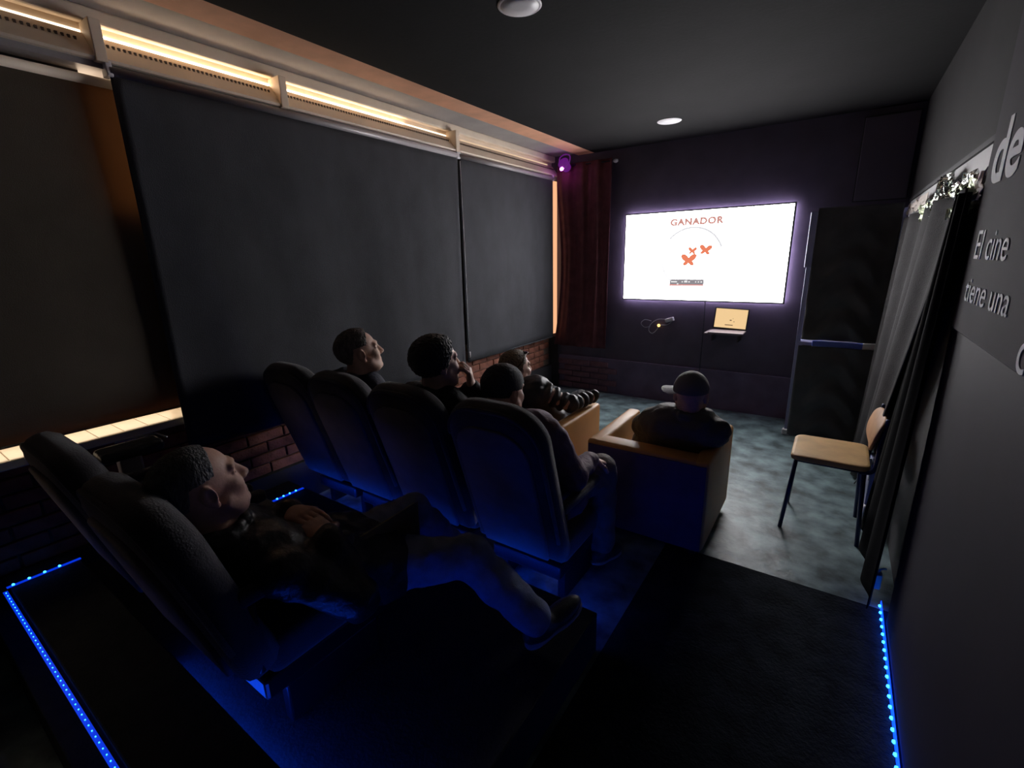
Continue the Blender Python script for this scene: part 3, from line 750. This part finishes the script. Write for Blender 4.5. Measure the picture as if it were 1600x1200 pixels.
# ------------------------------------------------------------------ implicit surfaces for people
class SDF:
    def __init__(s, lo, hi, h):
        s.lo = np.array(lo, np.float32); s.h = h
        s.n = np.ceil((np.array(hi) - np.array(lo)) / h).astype(int) + 1
        s.D = np.full(s.n, 0.2, np.float32)
        s.ax = [s.lo[i] + np.arange(s.n[i], dtype=np.float32) * h for i in range(3)]
    def sub(s, lo, hi):
        a = np.clip(np.floor((np.array(lo) - s.lo) / s.h).astype(int), 0, s.n - 1)
        b = np.clip(np.ceil((np.array(hi) - s.lo) / s.h).astype(int) + 1, 1, s.n)
        sl = tuple(slice(a[i], b[i]) for i in range(3))
        X, Y, Z = np.meshgrid(s.ax[0][sl[0]], s.ax[1][sl[1]], s.ax[2][sl[2]], indexing='ij')
        return sl, X, Y, Z
    def comb(s, sl, d, k, op):
        A = s.D[sl]
        if op == 'u':
            if k <= 0: s.D[sl] = np.minimum(A, d)
            else:
                hh = np.clip(0.5 + 0.5 * (A - d) / k, 0, 1)
                s.D[sl] = A * (1 - hh) + d * hh - k * hh * (1 - hh)
        else:   # subtract
            d = -d
            if k <= 0: s.D[sl] = np.maximum(A, d)
            else:
                hh = np.clip(0.5 - 0.5 * (A - d) / k, 0, 1)
                s.D[sl] = A * (1 - hh) + d * hh + k * hh * (1 - hh)
    def cone(s, a, b, ra, rb, k=0.02, op='u'):
        a = np.array(a, np.float32); b = np.array(b, np.float32); R = max(ra, rb) + k + 4 * s.h
        sl, X, Y, Z = s.sub(np.minimum(a, b) - R, np.maximum(a, b) + R)
        if X.size == 0: return
        ab = b - a; L2 = float(ab @ ab) + 1e-9
        t = np.clip(((X - a[0]) * ab[0] + (Y - a[1]) * ab[1] + (Z - a[2]) * ab[2]) / L2, 0, 1)
        d = np.sqrt((X - a[0] - t * ab[0]) ** 2 + (Y - a[1] - t * ab[1]) ** 2 + (Z - a[2] - t * ab[2]) ** 2) - (ra + (rb - ra) * t)
        s.comb(sl, d, k, op)
    def ell(s, c, axes, rad, k=0.02, op='u', cut=None):
        c = np.array(c, np.float32); R = max(rad) + k + 4 * s.h
        sl, X, Y, Z = s.sub(c - R, c + R)
        if X.size == 0: return
        q = 0; qq = 0; comps = []
        for ax, r in zip(axes, rad):
            v = (X - c[0]) * ax[0] + (Y - c[1]) * ax[1] + (Z - c[2]) * ax[2]
            comps.append(v)
            q = q + (v / r) ** 2; qq = qq + (v / (r * r)) ** 2
        k0 = np.sqrt(q); k1 = np.sqrt(qq) + 1e-9
        d = k0 * (k0 - 1) / k1
        d = np.where(k0 < 0.05, -min(rad), d)
        if cut is not None: d = np.maximum(d, cut(*comps))
        s.comb(sl, d, k, op)
    def noise(s, amp, wl, seed, n=7):
        r = np.random.default_rng(seed)
        m = np.abs(s.D) < 0.03
        idx = np.nonzero(m)
        P = np.stack([s.ax[i][idx[i]] for i in range(3)], 1)
        v = 0
        for _ in range(n):
            d = r.normal(size=3); d /= np.linalg.norm(d)
            f = 2 * math.pi / (wl * r.uniform(0.7, 1.6))
            v = v + np.sin(P @ (d * f) + r.uniform(0, 6.28) + 1.5 * np.sin(P @ (r.normal(size=3) * f * 0.25)))
        s.D[idx] += (amp * v / math.sqrt(n)).astype(np.float32)
    def mesh(s):
        D = s.D; I = D < 0
        nx, ny, nz = [n - 1 for n in s.n]
        cnt = np.zeros((nx, ny, nz), np.int8)
        for i in (0, 1):
            for j in (0, 1):
                for k in (0, 1): cnt += I[i:i + nx, j:j + ny, k:k + nz]
        act = (cnt > 0) & (cnt < 8)
        idx = np.full((nx, ny, nz), -1, np.int64)
        ci = np.argwhere(act); idx[act] = np.arange(len(ci))
        acc = np.zeros((len(ci), 3)); num = np.zeros(len(ci))
        for ax in range(3):
            o1, o2 = [q for q in range(3) if q != ax]
            for p in (0, 1):
                for q in (0, 1):
                    off = np.zeros(3, int); off[o1] = p; off[o2] = q
                    A = ci + off; B = A.copy(); B[:, ax] += 1
                    da = D[A[:, 0], A[:, 1], A[:, 2]]; db = D[B[:, 0], B[:, 1], B[:, 2]]
                    m = (da < 0) != (db < 0)
                    t = np.where(m, da / np.where(m, da - db, 1), 0)
                    pt = A.astype(float); pt[:, ax] += t
                    acc[m] += pt[m]; num[m] += 1
        V = acc / np.maximum(num, 1)[:, None] * s.h + s.lo
        F = []
        for ax in range(3):
            o1, o2 = (ax + 1) % 3, (ax + 2) % 3
            sa = [slice(None)] * 3; sb = [slice(None)] * 3
            sa[ax] = slice(0, -1); sb[ax] = slice(1, None)
            ch_ = I[tuple(sa)] != I[tuple(sb)]
            e = np.argwhere(ch_)
            e = e[(e[:, o1] > 0) & (e[:, o2] > 0) & (e[:, o1] < s.n[o1] - 1) & (e[:, o2] < s.n[o2] - 1)]
            if len(e) == 0: continue
            c00 = e.copy(); c10 = e.copy(); c10[:, o1] -= 1
            c11 = e.copy(); c11[:, o1] -= 1; c11[:, o2] -= 1
            c01 = e.copy(); c01[:, o2] -= 1
            q = np.stack([idx[tuple(c.T)] for c in (c00, c10, c11, c01)], 1)
            flip = ~I[tuple(e.T)]
            q[flip] = q[flip][:, ::-1]
            F.append(q)
        F = np.concatenate(F)
        F = F[(F >= 0).all(1)]
        # light smoothing
        nv = len(V)
        for _ in range(1):
            S = np.zeros_like(V); N = np.zeros(nv)
            for a, b in ((0, 1), (1, 2), (2, 3), (3, 0)):
                np.add.at(S, F[:, a], V[F[:, b]]); np.add.at(N, F[:, a], 1)
                np.add.at(S, F[:, b], V[F[:, a]]); np.add.at(N, F[:, b], 1)
            V = 0.5 * V + 0.5 * S / np.maximum(N, 1)[:, None]
        return V, F
def merge(parts):
    Vs, Fs, off = [], [], 0
    for V, F in parts:
        Vs.append(V); Fs.append(F + off); off += len(V)
    return np.concatenate(Vs), np.concatenate(Fs)
def np_obj(name, V, F, m, parent, origin):
    me = bpy.data.meshes.new(name)
    V = V - np.array(origin)
    me.vertices.add(len(V)); me.vertices.foreach_set('co', V.astype(np.float32).ravel())
    me.loops.add(len(F) * 4); me.loops.foreach_set('vertex_index', F.astype(np.int32).ravel())
    me.polygons.add(len(F)); me.polygons.foreach_set('loop_start', np.arange(0, len(F) * 4, 4, dtype=np.int32))
    me.polygons.foreach_set('use_smooth', np.ones(len(F), bool))
    me.update(); me.validate()
    return link(name, me, m, parent)
def nrm(v): v = np.array(v, float); return v / np.linalg.norm(v)
def bbox(P, r):
    P = np.array(P); return P.min(0) - r, P.max(0) + r

def head_frame(f, roll=0.0):
    f = nrm(f); r = nrm(np.cross(f, (0, 0, 1))); u = np.cross(r, f)
    c, s = math.cos(roll), math.sin(roll)
    return (r * c + u * s), f, (u * c - r * s)
def build_head(C, fr, neck, h=0.0036, sc=1.0):
    r, f, u = fr; C = np.array(C)
    P = lambda a, b, c: C + sc * (r * a + f * b + u * c)
    lo, hi = bbox([C, neck], 0.17); S = SDF(lo, hi, h)
    S.ell(P(0, -0.012, 0.032), fr, (0.076 * sc, 0.098 * sc, 0.083 * sc), 0)
    S.ell(P(0, 0.028, -0.04), fr, (0.058 * sc, 0.066 * sc, 0.072 * sc), 0.03)
    S.cone(P(-0.028, 0.055, -0.088), P(0.028, 0.055, -0.088), 0.026, 0.026, 0.03)
    S.ell(P(0, 0.078, -0.098), fr, (0.022, 0.018, 0.017), 0.02)
    for s in (-1, 1):
        S.ell(P(s * 0.040, 0.060, -0.03), fr, (0.024, 0.026, 0.026), 0.025)
        S.cone(P(s * 0.062, 0.02, -0.055), P(s * 0.045, 0.045, -0.09), 0.018, 0.018, 0.03)
        S.cone(P(s * 0.012, 0.088, 0.028), P(s * 0.045, 0.075, 0.027), 0.010, 0.009, 0.015)
        S.ell(P(s * 0.033, 0.098, 0.004), fr, (0.017, 0.016, 0.012), 0.012, 's')
        S.cone(P(s * 0.020, 0.0825, 0.010), P(s * 0.045, 0.074, 0.009), 0.0065, 0.0055, 0.004)
        S.cone(P(s * 0.020, 0.081, -0.003), P(s * 0.044, 0.073, -0.003), 0.0055, 0.005, 0.004)
    S.cone(P(0, 0.088, 0.015), P(0, 0.110, -0.028), 0.0085, 0.0125, 0.012)
    for s in (-1, 1): S.ell(P(s * 0.013, 0.099, -0.033), fr, (0.009, 0.011, 0.008), 0.006)
    for s in (-1, 1): S.ell(P(s * 0.007, 0.104, -0.041), fr, (0.004, 0.005, 0.003), 0.003, 's')
    S.cone(P(-0.020, 0.086, -0.060), P(0.020, 0.086, -0.060), 0.0075, 0.0075, 0.008)
    S.cone(P(-0.017, 0.084, -0.073), P(0.017, 0.084, -0.073), 0.0085, 0.0085, 0.008)
    S.cone(P(-0.022, 0.097, -0.0665), P(0.022, 0.097, -0.0665), 0.0028, 0.0028, 0.003, 's')
    for s in (-1, 1):
        e = nrm(r * s * 0.9 - f * 0.35)
        e2 = nrm(np.cross(u, e)); e3 = np.cross(e, e2)
        S.ell(P(s * 0.079, -0.012, -0.004), (e, e2, e3), (0.010, 0.021, 0.033), 0.006)
        S.ell(P(s * 0.0905, -0.007, 0.0), (e, e2, e3), (0.010, 0.012, 0.021), 0.003, 's')
        S.ell(P(s * 0.079, -0.004, -0.034), (e, e2, e3), (0.008, 0.010, 0.010), 0.006)
    S.cone(P(0, -0.022, -0.05), np.array(neck), 0.056 * sc, 0.060 * sc, 0.03)
    return S.mesh()
def build_hair(C, fr, m, parent, origin, name='hair', grow=0.010, front=0.045, low=-0.05, amp=0.003, back_low=-0.075, sc=1.0, side=0.02):
    r, f, u = fr; C = np.array(C)
    P = lambda a, b, c: C + sc * (r * a + f * b + u * c)
    lo, hi = bbox([C], 0.16); S = SDF(lo, hi, 0.0038)
    def cut(a, b, c):
        # keep the crown and back: hairline slants from forehead down behind the ears
        l1 = b - front - 0.55 * np.clip(c - 0.02, -1, 0.05)
        face = np.maximum(b - (front - 0.012), -(c - 0.035))    # not on the face
        k1 = np.where(c > 0.006, b - front - 0.35 * (c - 0.03), b - (side + 0.25 * (c)))
        k2 = low - c + 0.0 * b
        k2 = np.where(b < -0.02, back_low - c, low - c)
        return np.maximum(k1, k2)
    S.ell(P(0, -0.014, 0.034), fr, ((0.078 + grow) * sc, (0.100 + grow) * sc, (0.084 + grow) * sc), 0, cut=cut)
    S.noise(amp * 0.5, 0.012, 3)
    V, F = S.mesh()
    return np_obj(name, V, F, m, parent, origin)
def build_hand(wrist, dirv, palm_n, curl=0.5, spread=0.1, left=False, h=0.003):
    """dirv: wrist->knuckles; palm_n: palm-facing normal; thumb on the side"""
    d = nrm(dirv); n = nrm(np.array(palm_n) - d * np.dot(palm_n, d)); sd = np.cross(d, n) * (1 if left else -1)
    w = np.array(wrist, float)
    lo, hi = bbox([w, w + d * 0.2], 0.11); S = SDF(lo, hi, h)
    S.cone(w - d * 0.03, w + d * 0.01, 0.026, 0.026, 0.01)
    S.ell(w + d * 0.048, (d, sd, n), (0.055, 0.041, 0.016), 0.02)
    lens = [(0.040, 0.026, 0.020), (0.045, 0.029, 0.022), (0.042, 0.027, 0.021), (0.033, 0.021, 0.018)]
    for i, L in enumerate(lens):
        off = (0.030 - i * 0.0195)
        p = w + d * (0.088 - 0.004 * abs(i - 1)) + sd * off
        a = 0.0; dirf = nrm(d + sd * spread * (1.5 - i) * 0.35)
        S.cone(w + d * 0.045 + sd * off * 0.8, p, 0.011, 0.0105, 0.008)
        for j, l in enumerate(L):
            a += curl * (0.8 if j == 0 else 1.05)
            v = dirf * math.cos(a) + n * math.sin(a)
            q = p + v * l
            S.cone(p, q, 0.0098 - 0.0008 * j, 0.0092 - 0.0010 * j, 0.003)
            p = q
    p = w + d * 0.022 + sd * 0.030 + n * 0.006
    q = p + (d * 0.6 + sd * 0.65 + n * 0.35) / 0.95 * 0.042
    S.cone(w + d * 0.02 + sd * 0.012, p, 0.017, 0.015, 0.01)
    S.cone(p, q, 0.0135, 0.011, 0.006)
    q2 = q + nrm(d * 0.85 + sd * 0.1 + n * (0.3 + curl * 0.4)) * 0.032
    S.cone(q, q2, 0.0108, 0.0085, 0.004)
    return S.mesh()

def person(name, label, J, mats, face=True, opts={}):
    """J: joints dict in world coordinates"""
    J = {k: np.array(v, float) for k, v in J.items()}
    origin = tuple((J['hipL'] + J['hipR']) / 2 * np.array([1, 1, 0]) + np.array([0, 0, opts.get('z0', 0.0)]))
    root = empty(name, origin); tag(root, label, 'person')
    fr = head_frame(opts['face'], opts.get('roll', 0.0))
    neck = J['neck']; C = J['head']
    parts = [build_head(C, fr, neck)]
    # coarse whole body under the clothes
    pts = [v for k, v in J.items()]
    lo, hi = bbox(pts, 0.22); S = SDF(lo, hi, 0.014)
    mid = (J['hipL'] + J['hipR']) / 2; sm = (J['shL'] + J['shR']) / 2
    slim = opts.get('slim', 0.0)
    def torso(S, g, k=0.05):
        S.cone(J['shL'] * .72 + J['shR'] * .28, J['shR'] * .72 + J['shL'] * .28, 0.085 + g, 0.085 + g, k)
        S.cone(sm * 0.7 + mid * 0.3, sm * 0.35 + mid * 0.65, 0.120 + g - slim, 0.125 + g - slim, k)
        for s in ('L', 'R'):
            S.cone(J['sh' + s] * .75 + J['sh' + ('R' if s == 'L' else 'L')] * .25, J['hip' + s], 0.085 + g - slim * 0.5, 0.095 + g, k)
        S.cone(J['hipL'], J['hipR'], 0.105 + g, 0.105 + g, k)
    def arms(S, g, k=0.03, stop=0.96):
        for s in ('L', 'R'):
            w = J['el' + s] + (J['wr' + s] - J['el' + s]) * stop
            S.cone(J['sh' + s], J['el' + s], 0.055 + g, 0.043 + g, k)
            S.cone(J['el' + s], w, 0.043 + g, 0.030 + g, k)
    def legs(S, g, k=0.03, stop=1.0):
        for s in ('L', 'R'):
            S.cone(J['hip' + s], J['kn' + s], 0.082 + g, 0.060 + g, k)
            S.cone(J['kn' + s], J['kn' + s] * .6 + J['an' + s] * .4, 0.058 + g, 0.055 + g, k)
            S.cone(J['kn' + s] * .6 + J['an' + s] * .4, J['kn' + s] * (1 - stop) + J['an' + s] * stop, 0.055 + g, 0.040 + g, k)
    torso(S, 0); arms(S, 0); legs(S, 0)
    S.cone(neck, sm * 0.8 + mid * 0.2, 0.055, 0.08, 0.04)
    parts.append(S.mesh())
    for s in ('L', 'R'):
        hd = opts.get('hand' + s)
        if hd:
            parts.append(build_hand(J['wr' + s], hd['d'], hd['n'], hd.get('curl', 0.45), hd.get('spread', 0.1), s == 'L'))
    V, F = merge(parts)
    body = np_obj('body', V, F, mats['skin'], root, origin)
    # jacket
    lo, hi = bbox([J[k] for k in ('hipL', 'hipR', 'shL', 'shR', 'elL', 'elR', 'wrL', 'wrR', 'neck')], 0.22)
    S = SDF(lo, hi, 0.0075)
    g = opts.get('bulk', 0.016)
    torso(S, g); 
    if opts.get('puffy'):
        for s in ('L', 'R'):
            for (a, b, ra, rb) in ((J['sh' + s], J['el' + s], 0.072, 0.060), (J['el' + s], J['wr' + s], 0.060, 0.045)):
                L = np.linalg.norm(b - a); n = max(3, int(L / 0.055)); dd = (b - a) / L
                o1 = nrm(np.cross(dd, (0.3, 0.2, 1))); o2 = np.cross(dd, o1)
                for q in range(n + 1):
                    t = q / n; rr = ra + (rb - ra) * t
                    S.ell(a + (b - a) * t, (dd, o1, o2), (0.034, rr, rr), 0.006 if q else 0.02)
    else:
        arms(S, g * 0.9)
    if opts.get('hood'):
        S.ell(neck - fr[1] * 0.06 + np.array([0, 0, 0.0]), np.eye(3), (0.10, 0.07, 0.06), 0.02)
    # collar
    cn = nrm(C - neck)
    e1 = nrm(np.cross(cn, (1, 0.2, 0))); e2 = np.cross(cn, e1)
    for q in range(14):
        t = 2 * math.pi * q / 14
        S.ell(neck + cn * opts.get('collar', 0.012) + (e1 * math.cos(t) + e2 * math.sin(t)) * 0.070, np.eye(3), (0.021, 0.021, 0.028), 0.012)
    S.cone(neck + cn * 0.03, neck + cn * 0.09, 0.048, 0.052, 0.006, 's')
    S.noise(opts.get('fold', 0.0045), 0.085, hash(name + label) % 1000 if False else len(label))
    V, F = S.mesh(); np_obj('jacket', V, F, mats['jacket'], root, origin)
    # trousers
    lo, hi = bbox([J[k] for k in ('hipL', 'hipR', 'knL', 'knR', 'anL', 'anR')], 0.17)
    S = SDF(lo, hi, 0.008)
    legs(S, 0.014, 0.03, 0.97); S.cone(J['hipL'], J['hipR'], 0.112, 0.112, 0.04)
    for s in ('L', 'R'):
        S.cone(J['kn' + s] * .4 + J['an' + s] * .6, J['kn' + s] * .05 + J['an' + s] * .95, 0.062, 0.064, 0.02)
    S.noise(0.004, 0.08, len(label) + 5)
    V, F = S.mesh(); np_obj('trousers', V, F, mats['trousers'], root, origin)
    for s in ('L', 'R'):
        a = J['an' + s]; toe = J['toe' + s]; d = nrm(toe - a)
        up_ = nrm(np.array([0, 0, 1.0]) - d * d[2]); sd = np.cross(d, up_)
        lo, hi = bbox([a, toe], 0.14); S = SDF(lo, hi, 0.006)
        base = a - up_ * 0.055
        S.ell(base - d * 0.01 + up_ * 0.012, (d, sd, up_), (0.060, 0.037, 0.040), 0.02)
        S.ell(base + d * 0.10, (d, sd, up_), (0.095, 0.045, 0.032), 0.03)
        S.cone(base + up_ * 0.02 + d * 0.01, a, 0.04, 0.042, 0.03)
        V, F = S.mesh(); so = np_obj('shoe', V, F, mats.get('shoe', 'shoe'), root, origin)
        S = SDF(lo, hi, 0.006)
        S.ell(base - d * 0.01 - up_ * 0.022, (d, sd, up_), (0.065, 0.040, 0.013), 0.01)
        S.ell(base + d * 0.10 - up_ * 0.022, (d, sd, up_), (0.098, 0.048, 0.013), 0.02)
        V, F = S.mesh(); q = np_obj('sole', V, F, 'sole', so, origin)
    # eyes
    if face:
        r, f, u = fr
        for s in (-1, 1):
            bm = bmesh.new(); bmesh.ops.create_uvsphere(bm, u_segments=14, v_segments=10, radius=0.0115)
            c = C + r * s * 0.0325 + f * 0.0715 + u * 0.004 - np.array(origin)
            bmesh.ops.translate(bm, vec=Vector(c), verts=bm.verts[:])
            link('eye', bm_mesh(bm, 'eye', True), 'eye', root)
    return root, fr, origin

# --- man lying back in the foreground seat
JF = dict(head=(-1.375, 0.475, 0.965), neck=(-1.375, 0.495, 0.815), shL=(-1.56, 0.575, 0.715), shR=(-1.175, 0.555, 0.725),
          elL=(-1.62, 0.74, 0.58), elR=(-1.06, 0.70, 0.585), wrL=(-1.41, 0.72, 0.750), wrR=(-1.175, 0.70, 0.752),
          hipL=(-1.42, 0.92, 0.50), hipR=(-1.22, 0.92, 0.50), knL=(-1.40, 1.24, 0.50), knR=(-0.985, 1.13, 0.495),
          anL=(-1.30, 1.38, 0.275), anR=(-0.735, 1.18, 0.30), toeL=(-1.28, 1.62, 0.25), toeR=(-0.66, 1.36, 0.36))
pF, frF, oF = person('person', 'man lying back in the foreground seat, leather jacket and blue jeans', JF,
    dict(skin='skin', jacket='leather', trousers='jeans'), True,
    dict(face=(0.05, 0.96, 0.24), roll=0.0, z0=0.187, bulk=0.018, fold=0.005, slim=0.035,
         handR=dict(d=(-0.80, 0.05, 0.12), n=(-0.1, 0.1, -1), curl=0.35), handL=dict(d=(0.8, 0.05, 0.16), n=(0.1, 0.1, -1), curl=0.35)))
build_hair(JF['head'], frF, 'hair_salt', pF, oF, grow=0.005, front=0.046, low=-0.06, amp=0.0014, side=-0.030, back_low=-0.085)
# --- grey-haired man in profile
def seated(hx, hy, hz, x, y, lean=0.0, knee_y=0.42, zseat=0.46):
    return dict(head=(hx, hy, hz), neck=(hx * .75 + x * .25, hy - 0.02, hz - 0.145), shL=(x - 0.19, hy - 0.01, hz - 0.215), shR=(x + 0.19, hy - 0.01, hz - 0.215),
                elL=(x - 0.25, hy + 0.12, hz - 0.46), elR=(x + 0.25, hy + 0.12, hz - 0.46), wrL=(x - 0.13, hy + 0.32, hz - 0.45), wrR=(x + 0.13, hy + 0.32, hz - 0.45),
                hipL=(x - 0.095, y, zseat), hipR=(x + 0.095, y, zseat), knL=(x - 0.13, y + knee_y, zseat + 0.06), knR=(x + 0.13, y + knee_y, zseat + 0.06),
                anL=(x - 0.13, y + knee_y + 0.05, 0.10), anR=(x + 0.13, y + knee_y + 0.05, 0.10), toeL=(x - 0.15, y + knee_y + 0.27, 0.07), toeR=(x + 0.15, y + knee_y + 0.27, 0.07))
HD = dict(d=(0.2, 0.9, -0.25), n=(0, -0.1, -1), curl=0.35)
JA = seated(-2.035, 1.545, 1.09, -2.09, 1.76)
pA, frA, oA = person('person', 'grey haired man in a navy coat looking up at the screen, by the blind', JA,
    dict(skin='skin_pale', jacket='navy_jacket', trousers='dark_trousers'), True,
    dict(face=(0.42, 0.88, 0.20), handL=HD, handR=HD))
build_hair(JA['head'], frA, 'hair_grey', pA, oA, grow=0.013, front=0.050, low=-0.06, amp=0.003, side=-0.030, back_low=-0.085)
# --- black-haired person with a hand at the chin
JB = seated(-1.485, 1.545, 1.09, -1.53, 1.76)
JB.update(elR=(-1.33, 1.80, 0.80), wrR=(-1.385, 1.665, 0.955))
pB, frB, oB = person('person', 'black haired man in black holding a hand to his chin', JB,
    dict(skin='skin_pale', jacket='black_jacket', trousers='dark_trousers'), True,
    dict(face=(0.36, 0.92, 0.06), handL=HD, handR=dict(d=(0.0, -0.15, 1), n=(-0.8, -0.6, 0), curl=0.85)))
build_hair(JB['head'], frB, 'hair_black', pB, oB, grow=0.020, front=0.062, low=-0.075, amp=0.005, back_low=-0.11, side=0.042)
# --- hooded man nearest the aisle
JD = seated(-1.22, 1.70, 0.955, -1.06, 1.78)
JD.update(neck=(-1.175, 1.67, 0.815), shL=(-1.31, 1.66, 0.775), shR=(-0.955, 1.68, 0.79), elR=(-0.868, 1.72, 0.60), wrR=(-0.875, 1.915, 0.605), elL=(-1.36, 1.8, 0.56), wrL=(-1.2, 1.98, 0.58),
          knR=(-0.865, 2.03, 0.505), anR=(-0.83, 1.98, 0.11), toeR=(-0.80, 2.2, 0.07), knL=(-1.17, 2.13, 0.5), anL=(-1.15, 2.12, 0.11), toeL=(-1.15, 2.2, 0.07))
pD, frD, oD = person('person', 'man in a plum jacket and knit cap sitting nearest the aisle', JD,
    dict(skin='skin', jacket='plum_jacket', trousers='khaki_trousers'), True,
    dict(face=(0.15, 0.97, -0.12), hood=True, handL=HD, handR=dict(d=(0.15, 0.85, -0.45), n=(0, -0.3, -1), curl=0.45)))
build_hair(JD['head'], frD, 'cap_dark', pD, oD, name='knit_cap', grow=0.012, front=0.085, low=-0.02, amp=0.0015, back_low=-0.055, side=0.06)
# --- man in puffer jacket in left armchair
JC = seated(-1.71, 2.53, 0.835, -1.64, 2.68, zseat=0.43)
JC.update(shR=(-1.48, 2.54, 0.685), shL=(-1.82, 2.54, 0.665), elR=(-1.345, 2.62, 0.615), wrR=(-1.30, 2.87, 0.61), neck=(-1.69, 2.52, 0.695))
pC, frC, oC = person('person', 'man in a black puffer jacket with an arm along the ochre armrest', JC,
    dict(skin='skin_pale', jacket='puffer', trousers='dark_trousers'), True,
    dict(face=(0.40, 0.91, 0.05), puffy=True, bulk=0.022, collar=0.03, handL=HD))
build_hair(JC['head'], frC, 'hair_brown', pC, oC, grow=0.012, front=0.05, low=-0.05, amp=0.003)
# --- man with cap in right armchair
JE = seated(-0.57, 2.50, 0.825, -0.60, 2.66, zseat=0.43)
JE.update(shL=(-0.775, 2.50, 0.645), shR=(-0.425, 2.50, 0.645), neck=(-0.58, 2.49, 0.70), elL=(-0.86, 2.62, 0.56), elR=(-0.475, 2.64, 0.50), wrL=(-0.74, 2.85, 0.56), wrR=(-0.56, 2.83, 0.52),
          hipL=(-0.80, 2.66, 0.43), hipR=(-0.64, 2.66, 0.43), knL=(-0.82, 3.02, 0.47), knR=(-0.64, 3.02, 0.47), anL=(-0.83, 3.06, 0.10), anR=(-0.64, 3.06, 0.10), toeL=(-0.84, 3.28, 0.07), toeR=(-0.63, 3.28, 0.07))
pE, frE, oE = person('person', 'man in an olive jacket and grey cap seen from behind in the nearer ochre armchair', JE,
    dict(skin='skin', jacket='olive_jacket', trousers='dark_trousers'), True,
    dict(face=(-0.12, 0.98, 0.0), handL=HD, handR=HD, collar=0.02))
cp = build_hair(JE['head'], frE, 'cap_grey', pE, oE, name='cap', grow=0.012, front=0.09, low=0.0, amp=0.0004, back_low=-0.01, side=0.085)
# cap brims, glasses
def brim(head, fr, dirv, m, parent, origin, name='brim', z=0.028, reach=0.155, half=0.07):
    u = fr[2]; d = nrm(np.array(dirv) - u * np.dot(dirv, u)); s = np.cross(d, u)
    C0 = np.array(head) + u * z - np.array(origin)
    bm = bmesh.new(); n = 14; top = []; inn = []
    for k in range(n + 1):
        t = -1 + 2 * k / n
        drop = -0.018 * t * t
        inn.append(bm.verts.new(Vector(C0 + d * (0.072 * math.sqrt(max(0.05, 1 - t * t * 0.9)) + 0.012) + s * t * half + u * drop)))
        top.append(bm.verts.new(Vector(C0 + d * (0.088 + (reach - 0.088) * math.sqrt(max(0, 1 - t * t))) + s * t * (half + 0.004) + u * (drop - 0.010))))
    for k in range(n): bm.faces.new((inn[k], inn[k + 1], top[k + 1], top[k]))
    bmesh.ops.solidify(bm, geom=bm.faces[:], thickness=0.004)
    bmesh.ops.recalc_face_normals(bm, faces=bm.faces[:])
    return link(name, bm_mesh(bm, name, True), m, parent)
brim(JE['head'], frE, (-0.95, 0.25, 0.05), 'brim', cp, oE, reach=0.165)
# sunglasses pushed up on the head of the puffer man
gC = np.array(JC['head']) - np.array(oC); r_, f_, u_ = frC
sg = bpy.data.objects.new('sunglasses', None)
for s in (-1, 1):
    bm = bmesh.new(); bmesh.ops.create_uvsphere(bm, u_segments=14, v_segments=8, radius=1.0)
    c = gC + r_ * s * 0.034 + f_ * 0.056 + u_ * 0.103
    mt = Matrix(((r_[0] * .027, f_[0] * .020, u_[0] * .008, c[0]), (r_[1] * .027, f_[1] * .020, u_[1] * .008, c[1]), (r_[2] * .027, f_[2] * .020, u_[2] * .008, c[2]), (0, 0, 0, 1)))
    bmesh.ops.transform(bm, matrix=mt, verts=bm.verts[:])
    link('sunglass_lens', bm_mesh(bm, 'sunglass_lens', True), 'glass_dark', pC)
    tube('sunglass_temple', [Vector(gC + r_ * s * 0.062 + f_ * 0.05 + u_ * 0.10), Vector(gC + r_ * s * 0.092 - f_ * 0.01 + u_ * 0.055), Vector(gC + r_ * s * 0.092 - f_ * 0.05 + u_ * 0.03)], 0.003, 'glass_dark', pC, 6)
bpy.data.objects.remove(sg)

# olive folder on the lap of the foreground man
fb = empty('folder', (-1.20, 0.96, 0.53)); tag(fb, 'olive folder standing on edge on the lap of the man in jeans', 'folder')
def quad_slab(name, P, t, m, parent):
    bm = bmesh.new(); vs = [bm.verts.new(Vector(p)) for p in P]; bm.faces.new(vs)
    bmesh.ops.solidify(bm, geom=bm.faces[:], thickness=t); bmesh.ops.recalc_face_normals(bm, faces=bm.faces[:])
    return link(name, bm_mesh(bm, name), m, parent)
quad_slab('cover', [(0.004, -0.135, 0.140), (-0.003, 0.138, 0.142), (0.012, 0.12, -0.01), (0.03, -0.08, -0.02)], 0.004, 'olive_book', fb)
quad_slab('page', [(-0.006, -0.130, 0.138), (-0.012, 0.130, 0.140), (-0.002, 0.115, -0.01), (0.016, -0.08, -0.02)], 0.030, 'book_page', fb)
